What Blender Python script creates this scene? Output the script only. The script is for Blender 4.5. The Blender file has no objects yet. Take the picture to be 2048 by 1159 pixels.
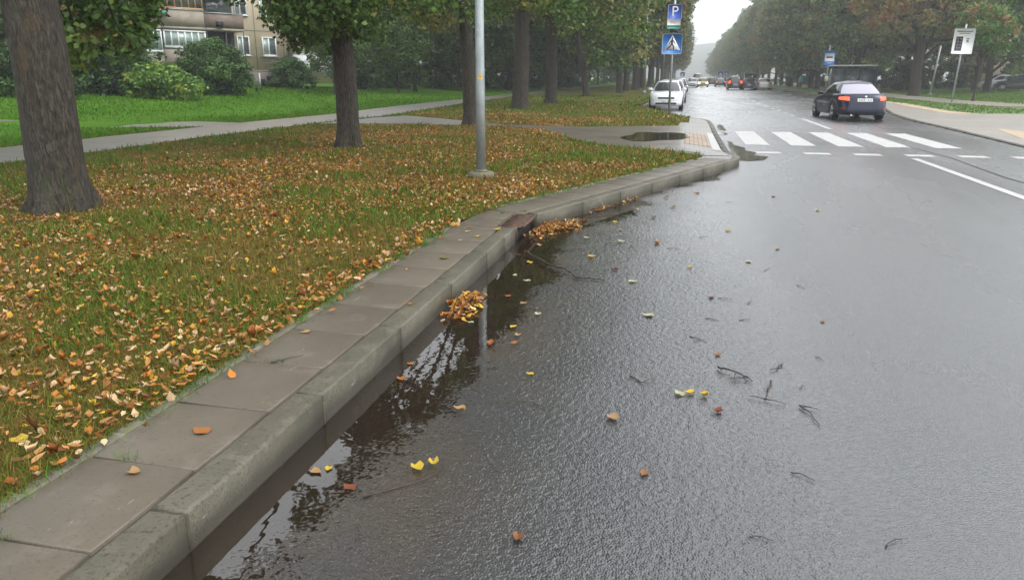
import bpy, bmesh, math, random
import numpy as np
R=math.radians
rng=np.random.default_rng(7); random.seed(7)
S=bpy.context.scene; COL=S.collection
# ---------------- camera, sky, sun, exposure ----------------
cd=bpy.data.cameras.new('camera'); cam=bpy.data.objects.new('camera',cd); COL.objects.link(cam)
cam.location=(0,0,1.55); cam.rotation_euler=(R(90-15.80),0,R(12.79))
cd.sensor_width=36; cd.lens=36*1500/2048; cd.clip_start=.05; cd.clip_end=6000
S.camera=cam
W=bpy.data.worlds.new('World'); S.world=W; W.use_nodes=True
nt=W.node_tree; nt.nodes.clear()
out=nt.nodes.new('ShaderNodeOutputWorld'); bg=nt.nodes.new('ShaderNodeBackground'); sky=nt.nodes.new('ShaderNodeTexSky')
sky.sky_type='NISHITA'; sky.sun_disc=False; sky.sun_elevation=R(48); sky.sun_rotation=R(105); sky.air_density=2.0; sky.dust_density=6; sky.ozone_density=1
hs=nt.nodes.new('ShaderNodeHueSaturation'); hs.inputs['Saturation'].default_value=.22
mx=nt.nodes.new('ShaderNodeMix'); mx.data_type='RGBA'; mx.inputs[0].default_value=.72
tc=nt.nodes.new('ShaderNodeTexCoord'); nz=nt.nodes.new('ShaderNodeTexNoise'); nz.inputs['Scale'].default_value=2.2; nz.inputs['Detail'].default_value=5
mp=nt.nodes.new('ShaderNodeMapping'); mp.inputs['Scale'].default_value=(1,1,3)
rp=nt.nodes.new('ShaderNodeValToRGB'); rp.color_ramp.elements[0].position=.3; rp.color_ramp.elements[1].position=.7
rp.color_ramp.elements[0].color=(8.2,8.6,9.2,1); rp.color_ramp.elements[1].color=(10.4,10.7,11.0,1)
L=nt.links.new
L(tc.outputs['Generated'],mp.inputs['Vector']); L(mp.outputs[0],nz.inputs['Vector']); L(nz.outputs['Fac'],rp.inputs['Fac'])
L(sky.outputs[0],hs.inputs['Color']); L(hs.outputs[0],mx.inputs[6]); L(rp.outputs[0],mx.inputs[7])
L(mx.outputs[2],bg.inputs['Color']); L(bg.outputs[0],out.inputs['Surface']); bg.inputs['Strength'].default_value=.13
sd=bpy.data.lights.new('sun','SUN'); sun=bpy.data.objects.new('sun',sd); COL.objects.link(sun)
sd.energy=1.3; sd.angle=R(40); sd.color=(1,.97,.92); sun.rotation_euler=(R(90-48),0,R(180-105)); sun.location=(40,-10,60)
S.view_settings.view_transform='Standard'; S.view_settings.look='None'; S.view_settings.exposure=0.88; S.view_settings.gamma=1
# ---------------- helpers ----------------
def tag(o,label=None,cat=None,group=None,kind=None):
    if label: o['label']=label
    if cat: o['category']=cat
    if group: o['group']=group
    if kind: o['kind']=kind
    return o
def empty(name,loc=(0,0,0),rz=0,label=None,cat=None,group=None):
    o=bpy.data.objects.new(name,None); COL.objects.link(o); o.location=loc; o.rotation_euler=(0,0,rz); o.empty_display_size=.3
    return tag(o,label,cat,group)
def mesh_np(name,V,Fc,mats,tint=None,mi=None,smooth=False,parent=None,link=True):
    V=np.asarray(V,dtype=np.float32); me=bpy.data.meshes.new(name)
    if isinstance(Fc,np.ndarray):
        n,k=Fc.shape; lt=np.full(n,k,np.int32); lv=Fc.astype(np.int32).ravel()
    else:
        lt=np.array([len(f) for f in Fc],np.int32); lv=np.array([i for f in Fc for i in f],np.int32); n=len(Fc)
    me.vertices.add(len(V)); me.vertices.foreach_set('co',V.ravel())
    me.loops.add(len(lv)); me.loops.foreach_set('vertex_index',lv)
    me.polygons.add(n); ls=np.concatenate([[0],np.cumsum(lt)[:-1]]).astype(np.int32)
    me.polygons.foreach_set('loop_start',ls); 
    try: me.polygons.foreach_set('loop_total',lt)
    except Exception: pass
    if mi is not None: me.polygons.foreach_set('material_index',np.asarray(mi,np.int32))
    if smooth: me.polygons.foreach_set('use_smooth',np.ones(n,bool))
    me.update(calc_edges=True); me.validate()
    for m in (mats if isinstance(mats,(list,tuple)) else [mats]): me.materials.append(m)
    if tint is not None:
        a=me.attributes.new('tint','FLOAT_COLOR','FACE'); t=np.ones((n,4),np.float32); t[:,:3]=tint; a.data.foreach_set('color',t.ravel())
    o=bpy.data.objects.new(name,me)
    if link: COL.objects.link(o)
    if parent: o.parent=parent
    return o
class MB:
    def __init__(s): s.v=[]; s.f=[]; s.m=[]
    def add(s,vs,fs,m=0):
        b=len(s.v); s.v+= [tuple(map(float,v)) for v in vs]; s.f+=[tuple(b+i for i in f) for f in fs]; s.m+=[m]*len(fs); return s
    def box(s,c,d,rz=0,m=0,bev=0):
        x,y,z=[k/2 for k in d]; cs,sn=math.cos(rz),math.sin(rz)
        if bev: ring=[(-x+bev,-y),(x-bev,-y),(x,-y+bev),(x,y-bev),(x-bev,y),(-x+bev,y),(-x,y-bev),(-x,-y+bev)]
        else: ring=[(-x,-y),(x,-y),(x,y),(-x,y)]
        n=len(ring); P=[(a,b,-z) for a,b in ring]
        if bev:
            k=1-bev/max(x,.001); l=1-bev/max(y,.001); P+=[(a,b,z-bev) for a,b in ring]+[(a*k,b*l,z) for a,b in ring]; lv=3
        else: P+=[(a,b,z) for a,b in ring]; lv=2
        F=[tuple(range(n))[::-1],tuple(range((lv-1)*n,lv*n))]
        for q in range(lv-1): F+=[(q*n+i,q*n+(i+1)%n,(q+1)*n+(i+1)%n,(q+1)*n+i) for i in range(n)]
        return s.add([(c[0]+a*cs-b*sn,c[1]+a*sn+b*cs,c[2]+h) for a,b,h in P],F,m)
    def tube(s,pts,rad,n=10,m=0,cap=True):
        pts=[np.array(p,float) for p in pts]; rad=rad if isinstance(rad,(list,tuple,np.ndarray)) else [rad]*len(pts)
        V=[]; prev=None
        for i,p in enumerate(pts):
            t=pts[min(i+1,len(pts)-1)]-pts[max(i-1,0)]; t/=np.linalg.norm(t)+1e-9
            if prev is None:
                a=np.array([1,0,0]) if abs(t[0])<.9 else np.array([0,1,0]); prev=a
            u=prev-t*(prev@t); u/=np.linalg.norm(u)+1e-9; w=np.cross(t,u); prev=u
            V+=[p+rad[i]*(u*math.cos(2*math.pi*k/n)+w*math.sin(2*math.pi*k/n)) for k in range(n)]
        F=[(q*n+i,q*n+(i+1)%n,(q+1)*n+(i+1)%n,(q+1)*n+i) for q in range(len(pts)-1) for i in range(n)]
        if cap: F+=[tuple(range(n))[::-1],tuple(range((len(pts)-1)*n,len(pts)*n))]
        return s.add(V,F,m)
    def quad(s,a,b,c,d,m=0): return s.add([a,b,c,d],[(0,1,2,3)],m)
    def build(s,name,mats,parent=None,smooth=False,link=True):
        return mesh_np(name,s.v,s.f,mats,mi=s.m,smooth=smooth,parent=parent,link=link)
def vn(x,y,sc,seed=0):
    r=np.random.default_rng(seed).random((257,257)); X=np.asarray(x)*sc+1000.3; Y=np.asarray(y)*sc+1000.7
    xi=np.floor(X).astype(int); yi=np.floor(Y).astype(int); fx=X-xi; fy=Y-yi; fx=fx*fx*(3-2*fx); fy=fy*fy*(3-2*fy)
    a=r[xi%256,yi%256]; b=r[(xi+1)%256,yi%256]; c=r[xi%256,(yi+1)%256]; d=r[(xi+1)%256,(yi+1)%256]
    return (a*(1-fx)+b*fx)*(1-fy)+(c*(1-fx)+d*fx)*fy
def inpoly(x,y,P):
    x=np.asarray(x); y=np.asarray(y); r=np.zeros(x.shape,bool)
    for i in range(len(P)):
        x1,y1=P[i]; x2,y2=P[i-1]
        c=((y1>y)!=(y2>y))&(x<(x2-x1)*(y-y1)/(y2-y1+1e-12)+x1); r^=c
    return r
# ---------------- materials ----------------
def mat(name,col=(.5,.5,.5),rough=.6,metal=0,spec=.5,noise=None,bump=None,emit=None,coat=0,stretch=None):
    """noise: list of (scale, colour2, lo, hi); bump: (scale,strength,dist)"""
    m=bpy.data.materials.new(name); m.use_nodes=True; t=m.node_tree; b=t.nodes['Principled BSDF']; b.inputs['Base Color'].default_value=(*col,1)
    b.inputs['Roughness'].default_value=rough; b.inputs['Metallic'].default_value=metal; b.inputs['Specular IOR Level'].default_value=spec
    if coat: b.inputs['Coat Weight'].default_value=coat; b.inputs['Coat Roughness'].default_value=.05
    g=t.nodes.new('ShaderNodeNewGeometry'); vec=g.outputs['Position']
    if stretch:
        mpn=t.nodes.new('ShaderNodeMapping'); mpn.inputs['Scale'].default_value=stretch; t.links.new(vec,mpn.inputs['Vector']); vec=mpn.outputs[0]
    c=None
    for k,(sc,c2,lo,hi) in enumerate(noise or []):
        n=t.nodes.new('ShaderNodeTexNoise'); n.inputs['Scale'].default_value=sc; n.inputs['Detail'].default_value=5; n.inputs['Roughness'].default_value=.6
        mp_=t.nodes.new('ShaderNodeMapping'); mp_.inputs['Location'].default_value=(13*k,7*k,3*k); t.links.new(vec,mp_.inputs['Vector']); t.links.new(mp_.outputs[0],n.inputs['Vector'])
        r=t.nodes.new('ShaderNodeMapRange'); r.inputs[1].default_value=lo; r.inputs[2].default_value=hi; t.links.new(n.outputs['Fac'],r.inputs[0])
        x=t.nodes.new('ShaderNodeMix'); x.data_type='RGBA'; t.links.new(r.outputs[0],x.inputs[0])
        if c is None: x.inputs[6].default_value=(*col,1)
        else: t.links.new(c,x.inputs[6])
        x.inputs[7].default_value=(*c2,1); c=x.outputs[2]
    if c is not None: t.links.new(c,b.inputs['Base Color'])
    if bump:
        n=t.nodes.new('ShaderNodeTexNoise'); n.inputs['Scale'].default_value=bump[0]; n.inputs['Detail'].default_value=4; t.links.new(vec,n.inputs['Vector'])
        bn=t.nodes.new('ShaderNodeBump'); bn.inputs['Strength'].default_value=bump[1]; bn.inputs['Distance'].default_value=bump[2]
        t.links.new(n.outputs['Fac'],bn.inputs['Height']); t.links.new(bn.outputs[0],b.inputs['Normal'])
    if emit: b.inputs['Emission Color'].default_value=(*emit[0],1); b.inputs['Emission Strength'].default_value=emit[1]
    return m
def leafmat(name,trans=.3,rough=.45,spec=.3):
    m=bpy.data.materials.new(name); m.use_nodes=True; t=m.node_tree; b=t.nodes['Principled BSDF']
    a=t.nodes.new('ShaderNodeAttribute'); a.attribute_name='tint'; t.links.new(a.outputs['Color'],b.inputs['Base Color'])
    b.inputs['Roughness'].default_value=rough; b.inputs['Specular IOR Level'].default_value=spec
    if trans:
        tr=t.nodes.new('ShaderNodeBsdfTranslucent'); t.links.new(a.outputs['Color'],tr.inputs['Color'])
        x=t.nodes.new('ShaderNodeMixShader'); x.inputs[0].default_value=trans; o=t.nodes['Material Output']
        t.links.new(b.outputs[0],x.inputs[1]); t.links.new(tr.outputs[0],x.inputs[2]); t.links.new(x.outputs[0],o.inputs['Surface'])
    return m
M={}
M['leaf']=leafmat('leaf'); M['dead']=leafmat('dead_leaf',.12,.5,.2); M['blade']=leafmat('grass_blade',.3,.6,.08)
M['bark']=mat('bark',(.036,.029,.021),.85,noise=[(7.0,(.070,.058,.043),.45,.60),(13,(.020,.016,.012),.5,.58),(1.1,(.09,.048,.012),.60,.72),(2.1,(.04,.048,.018),.58,.72),(20,(.14,.14,.12),.70,.72)],bump=(13,1.0,.07),stretch=(3.4,3.4,.8))
M['bark2']=mat('bark_dark',(.035,.03,.025),.9,noise=[(4,(.065,.055,.042),.45,.65)],bump=(8,.8,.03),stretch=(3,3,.6))
M['concrete']=mat('kerb_concrete',(.105,.096,.070),.5,spec=.35,noise=[(1.1,(.078,.073,.053),.4,.65),(9,(.13,.119,.09),.5,.7),(70,(.05,.047,.034),.54,.64)],bump=(110,.6,.006))
M['slab']=mat('slab_concrete',(.122,.104,.078),.45,spec=.35,noise=[(.9,(.095,.080,.060),.4,.62),(5,(.15,.132,.103),.55,.75),(60,(.055,.050,.042),.56,.74),(3.2,(.22,.21,.19),.70,.735)],bump=(150,.3,.003))
def tide(m):
    t=m.node_tree; N=t.nodes.new; K=t.links.new; b=t.nodes['Principled BSDF']; src=b.inputs['Base Color'].links[0].from_socket
    g=N('ShaderNodeNewGeometry'); sx=N('ShaderNodeSeparateXYZ'); K(g.outputs['Position'],sx.inputs[0]); n=N('ShaderNodeTexNoise'); n.inputs['Scale'].default_value=5; n.inputs['Detail'].default_value=5; K(g.outputs['Position'],n.inputs['Vector'])
    a=N('ShaderNodeMath'); a.operation='MULTIPLY_ADD'; K(n.outputs['Fac'],a.inputs[0]); a.inputs[1].default_value=-.09; K(sx.outputs[2],a.inputs[2])
    r=N('ShaderNodeMapRange'); r.inputs[1].default_value=.055; r.inputs[2].default_value=-.01; r.inputs[4].default_value=.85; K(a.outputs[0],r.inputs[0])
    x=N('ShaderNodeMix'); x.data_type='RGBA'; K(r.outputs[0],x.inputs[0]); K(src,x.inputs[6]); x.inputs[7].default_value=(.034,.031,.022,1)
    mp=N('ShaderNodeMapping'); mp.inputs['Scale'].default_value=(9,2.2,9); K(g.outputs['Position'],mp.inputs['Vector']); n2=N('ShaderNodeTexNoise'); n2.inputs['Scale'].default_value=2.2; n2.inputs['Detail'].default_value=6; n2.inputs['Roughness'].default_value=.7; K(mp.outputs[0],n2.inputs['Vector'])
    r2=N('ShaderNodeMapRange'); r2.inputs[1].default_value=.655; r2.inputs[2].default_value=.70; r2.inputs[4].default_value=.7; K(n2.outputs['Fac'],r2.inputs[0]); y=N('ShaderNodeMix'); y.data_type='RGBA'; K(r2.outputs[0],y.inputs[0]); K(x.outputs[2],y.inputs[6]); y.inputs[7].default_value=(.27,.26,.23,1); K(y.outputs[2],b.inputs['Base Color'])
tide(M['concrete']); tide(M['slab'])
M['edging']=mat('edging_concrete',(.13,.115,.09),.7,noise=[(6,(.12,.12,.06),.45,.6),(25,(.18,.17,.15),.55,.7)],bump=(90,.5,.006))
M['joint']=mat('joint_dirt',(.045,.04,.028),.9,noise=[(20,(.09,.075,.04),.45,.65)])
M['soil']=mat('lawn_soil',(.05,.07,.018),.9,noise=[(1.2,(.12,.08,.035),.4,.6),(16,(.06,.075,.02),.45,.6),(60,(.17,.12,.06),.55,.68)],bump=(45,.8,.03))
M['lawn']=mat('lawn',(.045,.16,.018),.85,noise=[(.5,(.035,.125,.015),.4,.65),(6,(.075,.19,.03),.5,.7)],bump=(30,.9,.05))
M['white']=mat('road_paint',(.42,.42,.41),.5,noise=[(3,(.38,.38,.37),.5,.75),(45,(.3,.3,.3),.62,.72)],bump=(90,.5,.004))
M['galv']=mat('galvanised_steel',(.34,.37,.38),.42,.55,noise=[(14,(.27,.30,.31),.4,.6),(60,(.42,.45,.46),.55,.7)],stretch=(1,1,.3))
M['grey']=mat('grey_metal',(.22,.24,.25),.5,.4); M['rust']=mat('rusty_iron',(.075,.045,.033),.65,.3,noise=[(20,(.13,.075,.05),.4,.65)],bump=(80,.6,.004))
M['black']=mat('black_rubber',(.012,.012,.013),.6); M['dark']=mat('dark_gap',(.008,.008,.009),.7)
M['blue']=mat('sign_blue',(.03,.16,.5),.4,noise=[(3,(.035,.19,.56),.4,.6)]); M['dblue']=mat('sign_deep_blue',(.03,.09,.42),.4)
M['signwhite']=mat('sign_white',(.68,.69,.70),.45); M['signgreen']=mat('sign_green',(.03,.3,.2),.45); M['signblack']=mat('sign_black',(.015,.015,.02),.5)
M['yellow']=mat('sticker_yellow',(.75,.42,.02),.45)
M['branch']=mat('wet_twig',(.022,.016,.012),.45,noise=[(30,(.05,.035,.025),.45,.6)],bump=(60,.5,.004))
def wetroad(name):
    m=bpy.data.materials.new(name); m.use_nodes=True; t=m.node_tree; b=t.nodes['Principled BSDF']; N=t.nodes.new; K=t.links.new
    g=N('ShaderNodeNewGeometry'); P=g.outputs['Position']
    def noise(sc,det=4,off=0,scl=(1,1,1)):
        mp=N('ShaderNodeMapping'); mp.inputs['Location'].default_value=(off,off*.7,0); mp.inputs['Scale'].default_value=scl; K(P,mp.inputs['Vector'])
        n=N('ShaderNodeTexNoise'); n.inputs['Scale'].default_value=sc; n.inputs['Detail'].default_value=det; K(mp.outputs[0],n.inputs['Vector']); return n.outputs['Fac']
    def rng_(s,a,b_,c,d):
        r=N('ShaderNodeMapRange'); r.inputs[1].default_value=a; r.inputs[2].default_value=b_; r.inputs[3].default_value=c; r.inputs[4].default_value=d; K(s,r.inputs[0]); return r.outputs[0]
    def mixc(f,a,c):
        x=N('ShaderNodeMix'); x.data_type='RGBA'; K(f,x.inputs[0])
        if isinstance(a,tuple): x.inputs[6].default_value=(*a,1)
        else: K(a,x.inputs[6])
        if isinstance(c,tuple): x.inputs[7].default_value=(*c,1)
        else: K(c,x.inputs[7])
        return x.outputs[2]
    v=N('ShaderNodeTexVoronoi'); v.inputs['Scale'].default_value=120; K(P,v.inputs['Vector'])
    sep=N('ShaderNodeSeparateColor'); K(v.outputs['Color'],sep.inputs[0])
    stone=mixc(rng_(sep.outputs[0],.2,1,0,1),(.012,.012,.013),(.045,.045,.046))
    c=mixc(rng_(noise(1.3,5),.4,.66,0,.55),stone,(.020,.020,.022))
    # brown silt washed along the gutter
    sx=N('ShaderNodeSeparateXYZ'); K(P,sx.inputs[0])
    near=rng_(sx.outputs[0],-1.0,-.35,1,0); sil=N('ShaderNodeMath'); sil.operation='MULTIPLY'; K(near,sil.inputs[0]); K(rng_(noise(1.6,5,5),.38,.6,.25,1),sil.inputs[1])
    c=mixc(sil.outputs[0],c,(.042,.030,.019))
    fl=N('ShaderNodeTexVoronoi'); fl.inputs['Scale'].default_value=38; K(P,fl.inputs['Vector'])
    c=mixc(rng_(fl.outputs['Distance'],.045,.02,0,.6),c,(.22,.21,.19))
    K(c,b.inputs['Base Color'])
    # wheel tracks run drier and smoother along the lane, film of water elsewhere
    wet=noise(.55,5,9,(1,.28,1)); 
    K(rng_(wet,.32,.68,.17,.40),b.inputs['Roughness'])
    b.inputs['Specular IOR Level'].default_value=.5
    b1=N('ShaderNodeBump'); b1.inputs['Strength'].default_value=1.0; b1.inputs['Distance'].default_value=.004; K(v.outputs['Distance'],b1.inputs['Height']); b1.invert=True
    b2=N('ShaderNodeBump'); b2.inputs['Strength'].default_value=.25; b2.inputs['Distance'].default_value=.003; K(noise(80,3),b2.inputs['Height']); K(b1.outputs[0],b2.inputs['Normal'])
    K(b2.outputs[0],b.inputs['Normal'])
    b.inputs['Coat Weight'].default_value=1; b.inputs['Coat IOR'].default_value=1.76
    cr=N('ShaderNodeMath'); cr.operation='MULTIPLY'; K(rng_(noise(.35,5,17,(1,.22,1)),.35,.65,.20,.34),cr.inputs[0]); K(rng_(sx.outputs[0],-1.0,.1,.55,1),cr.inputs[1]); K(cr.outputs[0],b.inputs['Coat Roughness'])
    b3=N('ShaderNodeBump'); b3.inputs['Strength'].default_value=.4; b3.inputs['Distance'].default_value=.004; K(v.outputs['Distance'],b3.inputs['Height']); b3.invert=True
    b4=N('ShaderNodeBump'); b4.inputs['Strength'].default_value=.15; b4.inputs['Distance'].default_value=.002; K(noise(100,3,2),b4.inputs['Height']); K(b3.outputs[0],b4.inputs['Normal']); K(b4.outputs[0],b.inputs['Coat Normal'])
    return m
M['asphalt']=wetroad('wet_asphalt')
def worn(m):
    t=m.node_tree; N=t.nodes.new; K=t.links.new; b=t.nodes['Principled BSDF']; src=b.inputs['Base Color'].links[0].from_socket; g=N('ShaderNodeNewGeometry'); mp=N('ShaderNodeMapping'); mp.inputs['Scale'].default_value=(1,.35,1); K(g.outputs['Position'],mp.inputs['Vector'])
    n=N('ShaderNodeTexNoise'); n.inputs['Scale'].default_value=5; n.inputs['Detail'].default_value=9; n.inputs['Roughness'].default_value=.75; K(mp.outputs[0],n.inputs['Vector']); r=N('ShaderNodeMapRange'); r.inputs[1].default_value=.56; r.inputs[2].default_value=.66; r.inputs[4].default_value=.75; K(n.outputs['Fac'],r.inputs[0])
    x=N('ShaderNodeMix'); x.data_type='RGBA'; K(r.outputs[0],x.inputs[0]); K(src,x.inputs[6]); x.inputs[7].default_value=(.14,.14,.14,1); K(x.outputs[2],b.inputs['Base Color'])
worn(M['white'])
def watermat():
    m=bpy.data.materials.new('puddle_water'); m.use_nodes=True; t=m.node_tree; t.nodes.clear(); N=t.nodes.new; K=t.links.new
    o=N('ShaderNodeOutputMaterial'); tr=N('ShaderNodeBsdfTransparent'); tr.inputs[0].default_value=(.85,.78,.68,1)
    gl=N('ShaderNodeBsdfGlossy'); gl.inputs['Roughness'].default_value=.015; fr=N('ShaderNodeFresnel'); fr.inputs[0].default_value=1.9
    x=N('ShaderNodeMixShader'); n=N('ShaderNodeTexNoise'); n.inputs['Scale'].default_value=9; g=N('ShaderNodeNewGeometry'); K(g.outputs['Position'],n.inputs['Vector'])
    bp=N('ShaderNodeBump'); bp.inputs['Strength'].default_value=.05; bp.inputs['Distance'].default_value=.01; K(n.outputs['Fac'],bp.inputs['Height']); K(bp.outputs[0],gl.inputs['Normal'])
    df=N('ShaderNodeBsdfDiffuse'); df.inputs[0].default_value=(.040,.028,.018,1); mu=N('ShaderNodeMixShader'); mu.inputs[0].default_value=.42; K(tr.outputs[0],mu.inputs[1]); K(df.outputs[0],mu.inputs[2]); K(fr.outputs[0],x.inputs[0]); K(mu.outputs[0],x.inputs[1]); K(gl.outputs[0],x.inputs[2]); K(x.outputs[0],o.inputs['Surface']); return m
M['water']=watermat()
def paving(name,c1,c2,rough,bw,bh,rot=0,mortar=(.05,.045,.035),off=.5):
    m=mat(name,c1,rough,spec=.5,bump=(120,.3,.004)); t=m.node_tree; b=t.nodes['Principled BSDF']; N=t.nodes.new; K=t.links.new
    g=N('ShaderNodeNewGeometry'); mp=N('ShaderNodeMapping'); mp.inputs['Rotation'].default_value=(0,0,rot); K(g.outputs['Position'],mp.inputs['Vector'])
    br=N('ShaderNodeTexBrick'); K(mp.outputs[0],br.inputs['Vector']); br.inputs['Scale'].default_value=1; br.inputs['Brick Width'].default_value=bw; br.inputs['Row Height'].default_value=bh
    br.inputs['Mortar Size'].default_value=.008; br.offset=off; br.inputs['Color1'].default_value=(*c1,1); br.inputs['Color2'].default_value=(*c2,1); br.inputs['Mortar'].default_value=(*mortar,1)
    n=N('ShaderNodeTexNoise'); n.inputs['Scale'].default_value=1.4; n.inputs['Detail'].default_value=6; K(g.outputs['Position'],n.inputs['Vector'])
    x=N('ShaderNodeMix'); x.data_type='RGBA'; x.blend_type='MULTIPLY'; x.inputs[0].default_value=.6; K(br.outputs['Color'],x.inputs[6])
    r=N('ShaderNodeValToRGB'); r.color_ramp.elements[0].position=.35; r.color_ramp.elements[0].color=(.5,.48,.44,1); r.color_ramp.elements[1].position=.65; K(n.outputs['Fac'],r.inputs[0]); K(r.outputs[0],x.inputs[7])
    K(x.outputs[2],b.inputs['Base Color']); return m
M['path']=paving('path_slabs',(.22,.195,.17),(.17,.155,.135),.32,.5,.5)
M['crosspath']=paving('cross_path_slabs',(.19,.16,.135),(.14,.12,.10),.28,.5,.5)
M['plaza']=paving('grey_pavers',(.27,.26,.24),(.22,.21,.19),.35,.2,.1)
M['tan']=paving('tan_tactile_pavers',(.42,.30,.20),(.36,.25,.16),.5,.1,.1,off=0)
M['rplaza']=mat('right_concrete_apron',(.24,.22,.195),.38,spec=.5,noise=[(.6,(.30,.27,.23),.4,.65),(6,(.18,.17,.15),.5,.7)],bump=(80,.4,.005))
M['whitewet']=mat('pale_wet_concrete',(.42,.42,.41),.3,noise=[(3,(.30,.30,.28),.4,.7)])
# ---------------- terrain ----------------
def tz(x,y):
    x=np.asarray(x,float); y=np.asarray(y,float)
    t=np.clip((-x-15.5)/18,0,1); base=.15+.75*t*t*(3-2*t)
    return base+.012*(vn(x,y,1.3,3)-.5)*(np.clip(-x-2.4,0,1))
XBy=[-6,7.2,7.9,8.6,10.8,13.8,14.5,15.2,25.2,25.4,28.6,39.2,43,1400]; XBx=[-2.21,-2.21,-2.0,-1.88,-1.04,.14,.36,-.22,-.22,.08,.08,-2.25,-2.40,-2.40]
def xb(y): return np.interp(y,XBy,XBx)
def grid(name,xs,ys,zf,m,kind='structure',smooth=True):
    X,Y=np.meshgrid(xs,ys) if np.ndim(xs)==1 else (xs,ys); Z=zf(X,Y); ny,nx=X.shape
    V=np.stack([X,Y,Z],-1).reshape(-1,3); i=np.arange(ny-1)[:,None]*nx+np.arange(nx-1)[None,:]
    Fq=np.stack([i,i+1,i+nx+1,i+nx],-1).reshape(-1,4)
    o=mesh_np(name,V,Fq,m,smooth=smooth); 
    if kind: tag(o,kind=kind)
    return o
grid('ground',np.linspace(-700,700,15),np.linspace(-60,1400,16),lambda X,Y:X*0-.09,M['lawn'])
ys=np.concatenate([np.linspace(-6,20,160),np.linspace(20.3,60,120),np.linspace(61,200,70),np.linspace(205,1400,30)])
us=np.concatenate([np.linspace(0,.05,60),np.linspace(.0515,.12,70)[0:],np.linspace(.125,1,30)])
Xl=xb(ys)[:,None]-us[None,:]*120*(1+np.maximum(us[None,:]-.12,0)*3); Yl=np.repeat(ys[:,None],len(us),1)
M['lawnmix']=None
def lawnmix():
    m=bpy.data.materials.new('lawn_leaf_litter'); m.use_nodes=True; t=m.node_tree; b=t.nodes['Principled BSDF']; b.inputs['Roughness'].default_value=.95; b.inputs['Specular IOR Level'].default_value=.1; N=t.nodes.new; K=t.links.new
    g=N('ShaderNodeNewGeometry'); P=g.outputs['Position']; sx=N('ShaderNodeSeparateXYZ'); K(P,sx.inputs[0])
    def nz(sc,lo,hi,off=0):
        mp=N('ShaderNodeMapping'); mp.inputs['Location'].default_value=(off,off,0); K(P,mp.inputs['Vector'])
        n=N('ShaderNodeTexNoise'); n.inputs['Scale'].default_value=sc; n.inputs['Detail'].default_value=6; n.inputs['Roughness'].default_value=.65; K(mp.outputs[0],n.inputs['Vector'])
        r=N('ShaderNodeMapRange'); r.inputs[1].default_value=lo; r.inputs[2].default_value=hi; K(n.outputs['Fac'],r.inputs[0]); return r.outputs[0]
    def mixc(f,a,c):
        x=N('ShaderNodeMix'); x.data_type='RGBA'; K(f,x.inputs[0])
        for k,v in ((6,a),(7,c)):
            if isinstance(v,tuple): x.inputs[k].default_value=(*v,1)
            else: K(v,x.inputs[k])
        return x.outputs[2]
    under=mixc(nz(1.1,.36,.60),(.075,.075,.015),(.14,.085,.022)); under=mixc(nz(14,.5,.66,3),under,(.18,.10,.028)); under=mixc(nz(50,.56,.66,8),under,(.05,.04,.02))
    far=mixc(nz(.35,.4,.65),(.055,.16,.006),(.085,.19,.008)); far=mixc(nz(5,.5,.7,4),far,(.12,.21,.012)); far=mixc(nz(25,.5,.7,4),far,(.05,.16,.015))
    ad=N('ShaderNodeMath'); ad.operation='MULTIPLY_ADD'; K(nz(.9,0,1,2),ad.inputs[0]); ad.inputs[1].default_value=2.4; K(sx.outputs[0],ad.inputs[2])
    ry=N('ShaderNodeMapRange'); ry.inputs[1].default_value=27; ry.inputs[2].default_value=40; ry.inputs[4].default_value=.65; K(sx.outputs[1],ry.inputs[0]); under=mixc(ry.outputs[0],under,(.075,.105,.018))
    r=N('ShaderNodeMapRange'); r.inputs[1].default_value=-12.4; r.inputs[2].default_value=-14.4; K(ad.outputs[0],r.inputs[0])
    K(mixc(r.outputs[0],under,far),b.inputs['Base Color'])
    n=N('ShaderNodeTexNoise'); n.inputs['Scale'].default_value=40; n.inputs['Detail'].default_value=4; K(P,n.inputs['Vector']); bp=N('ShaderNodeBump'); bp.inputs['Strength'].default_value=.9; bp.inputs['Distance'].default_value=.04; K(n.outputs['Fac'],bp.inputs['Height']); K(bp.outputs[0],b.inputs['Normal'])
    return m
M['lawnmix']=lawnmix()
grid('lawn',Xl[:,::-1],Yl,lambda X,Y:tz(X,Y)-.004,M['lawnmix'])
# ---------------- road with real gutter relief and puddle ----------------
def kerbx(y): return np.interp(y,[-6,7.05,7.8,14.1,14.4],[-1.55,-1.55,-1.48,.96,1.0])
def asph(X,Y):
    d=(X-kerbx(Y))*np.where(Y>7.8,.93,1)
    w=np.interp(Y,[0,1.8,2.6,3.3,4.5,5.7,7,7.5,8.1,8.9,9.6,10.4,11.2,12.2,13.4,14.1,14.6],[.26,.28,.34,.46,.66,.58,.56,.50,.40,.44,.34,.02,.04,.22,.30,.20,-.05])
    h=np.clip(.020*(d-w),-.016,.012)+ (vn(X,Y,2.3,5)-.5)*.006+(vn(X,Y,7,6)-.5)*.002
    gr=(vn(X,Y,110,8)-.5)*.0040+(vn(X,Y,190,9)-.5)*.004
    fade=np.clip((1.05-X)/.5,0,1)*np.clip((15.9-Y)/1,0,1)*np.clip((Y+.2)/.3,0,1)
    return .012+(h-.012+gr)*fade
yy=np.concatenate([np.arange(.5,3,.006),np.arange(3,6,.010),np.arange(6,9,.018),np.arange(9,16.01,.035)]); yy[-1]=16
grid('road',np.linspace(-1.62,1.1,300),yy,asph,M['asphalt'])
mb=MB()
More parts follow.
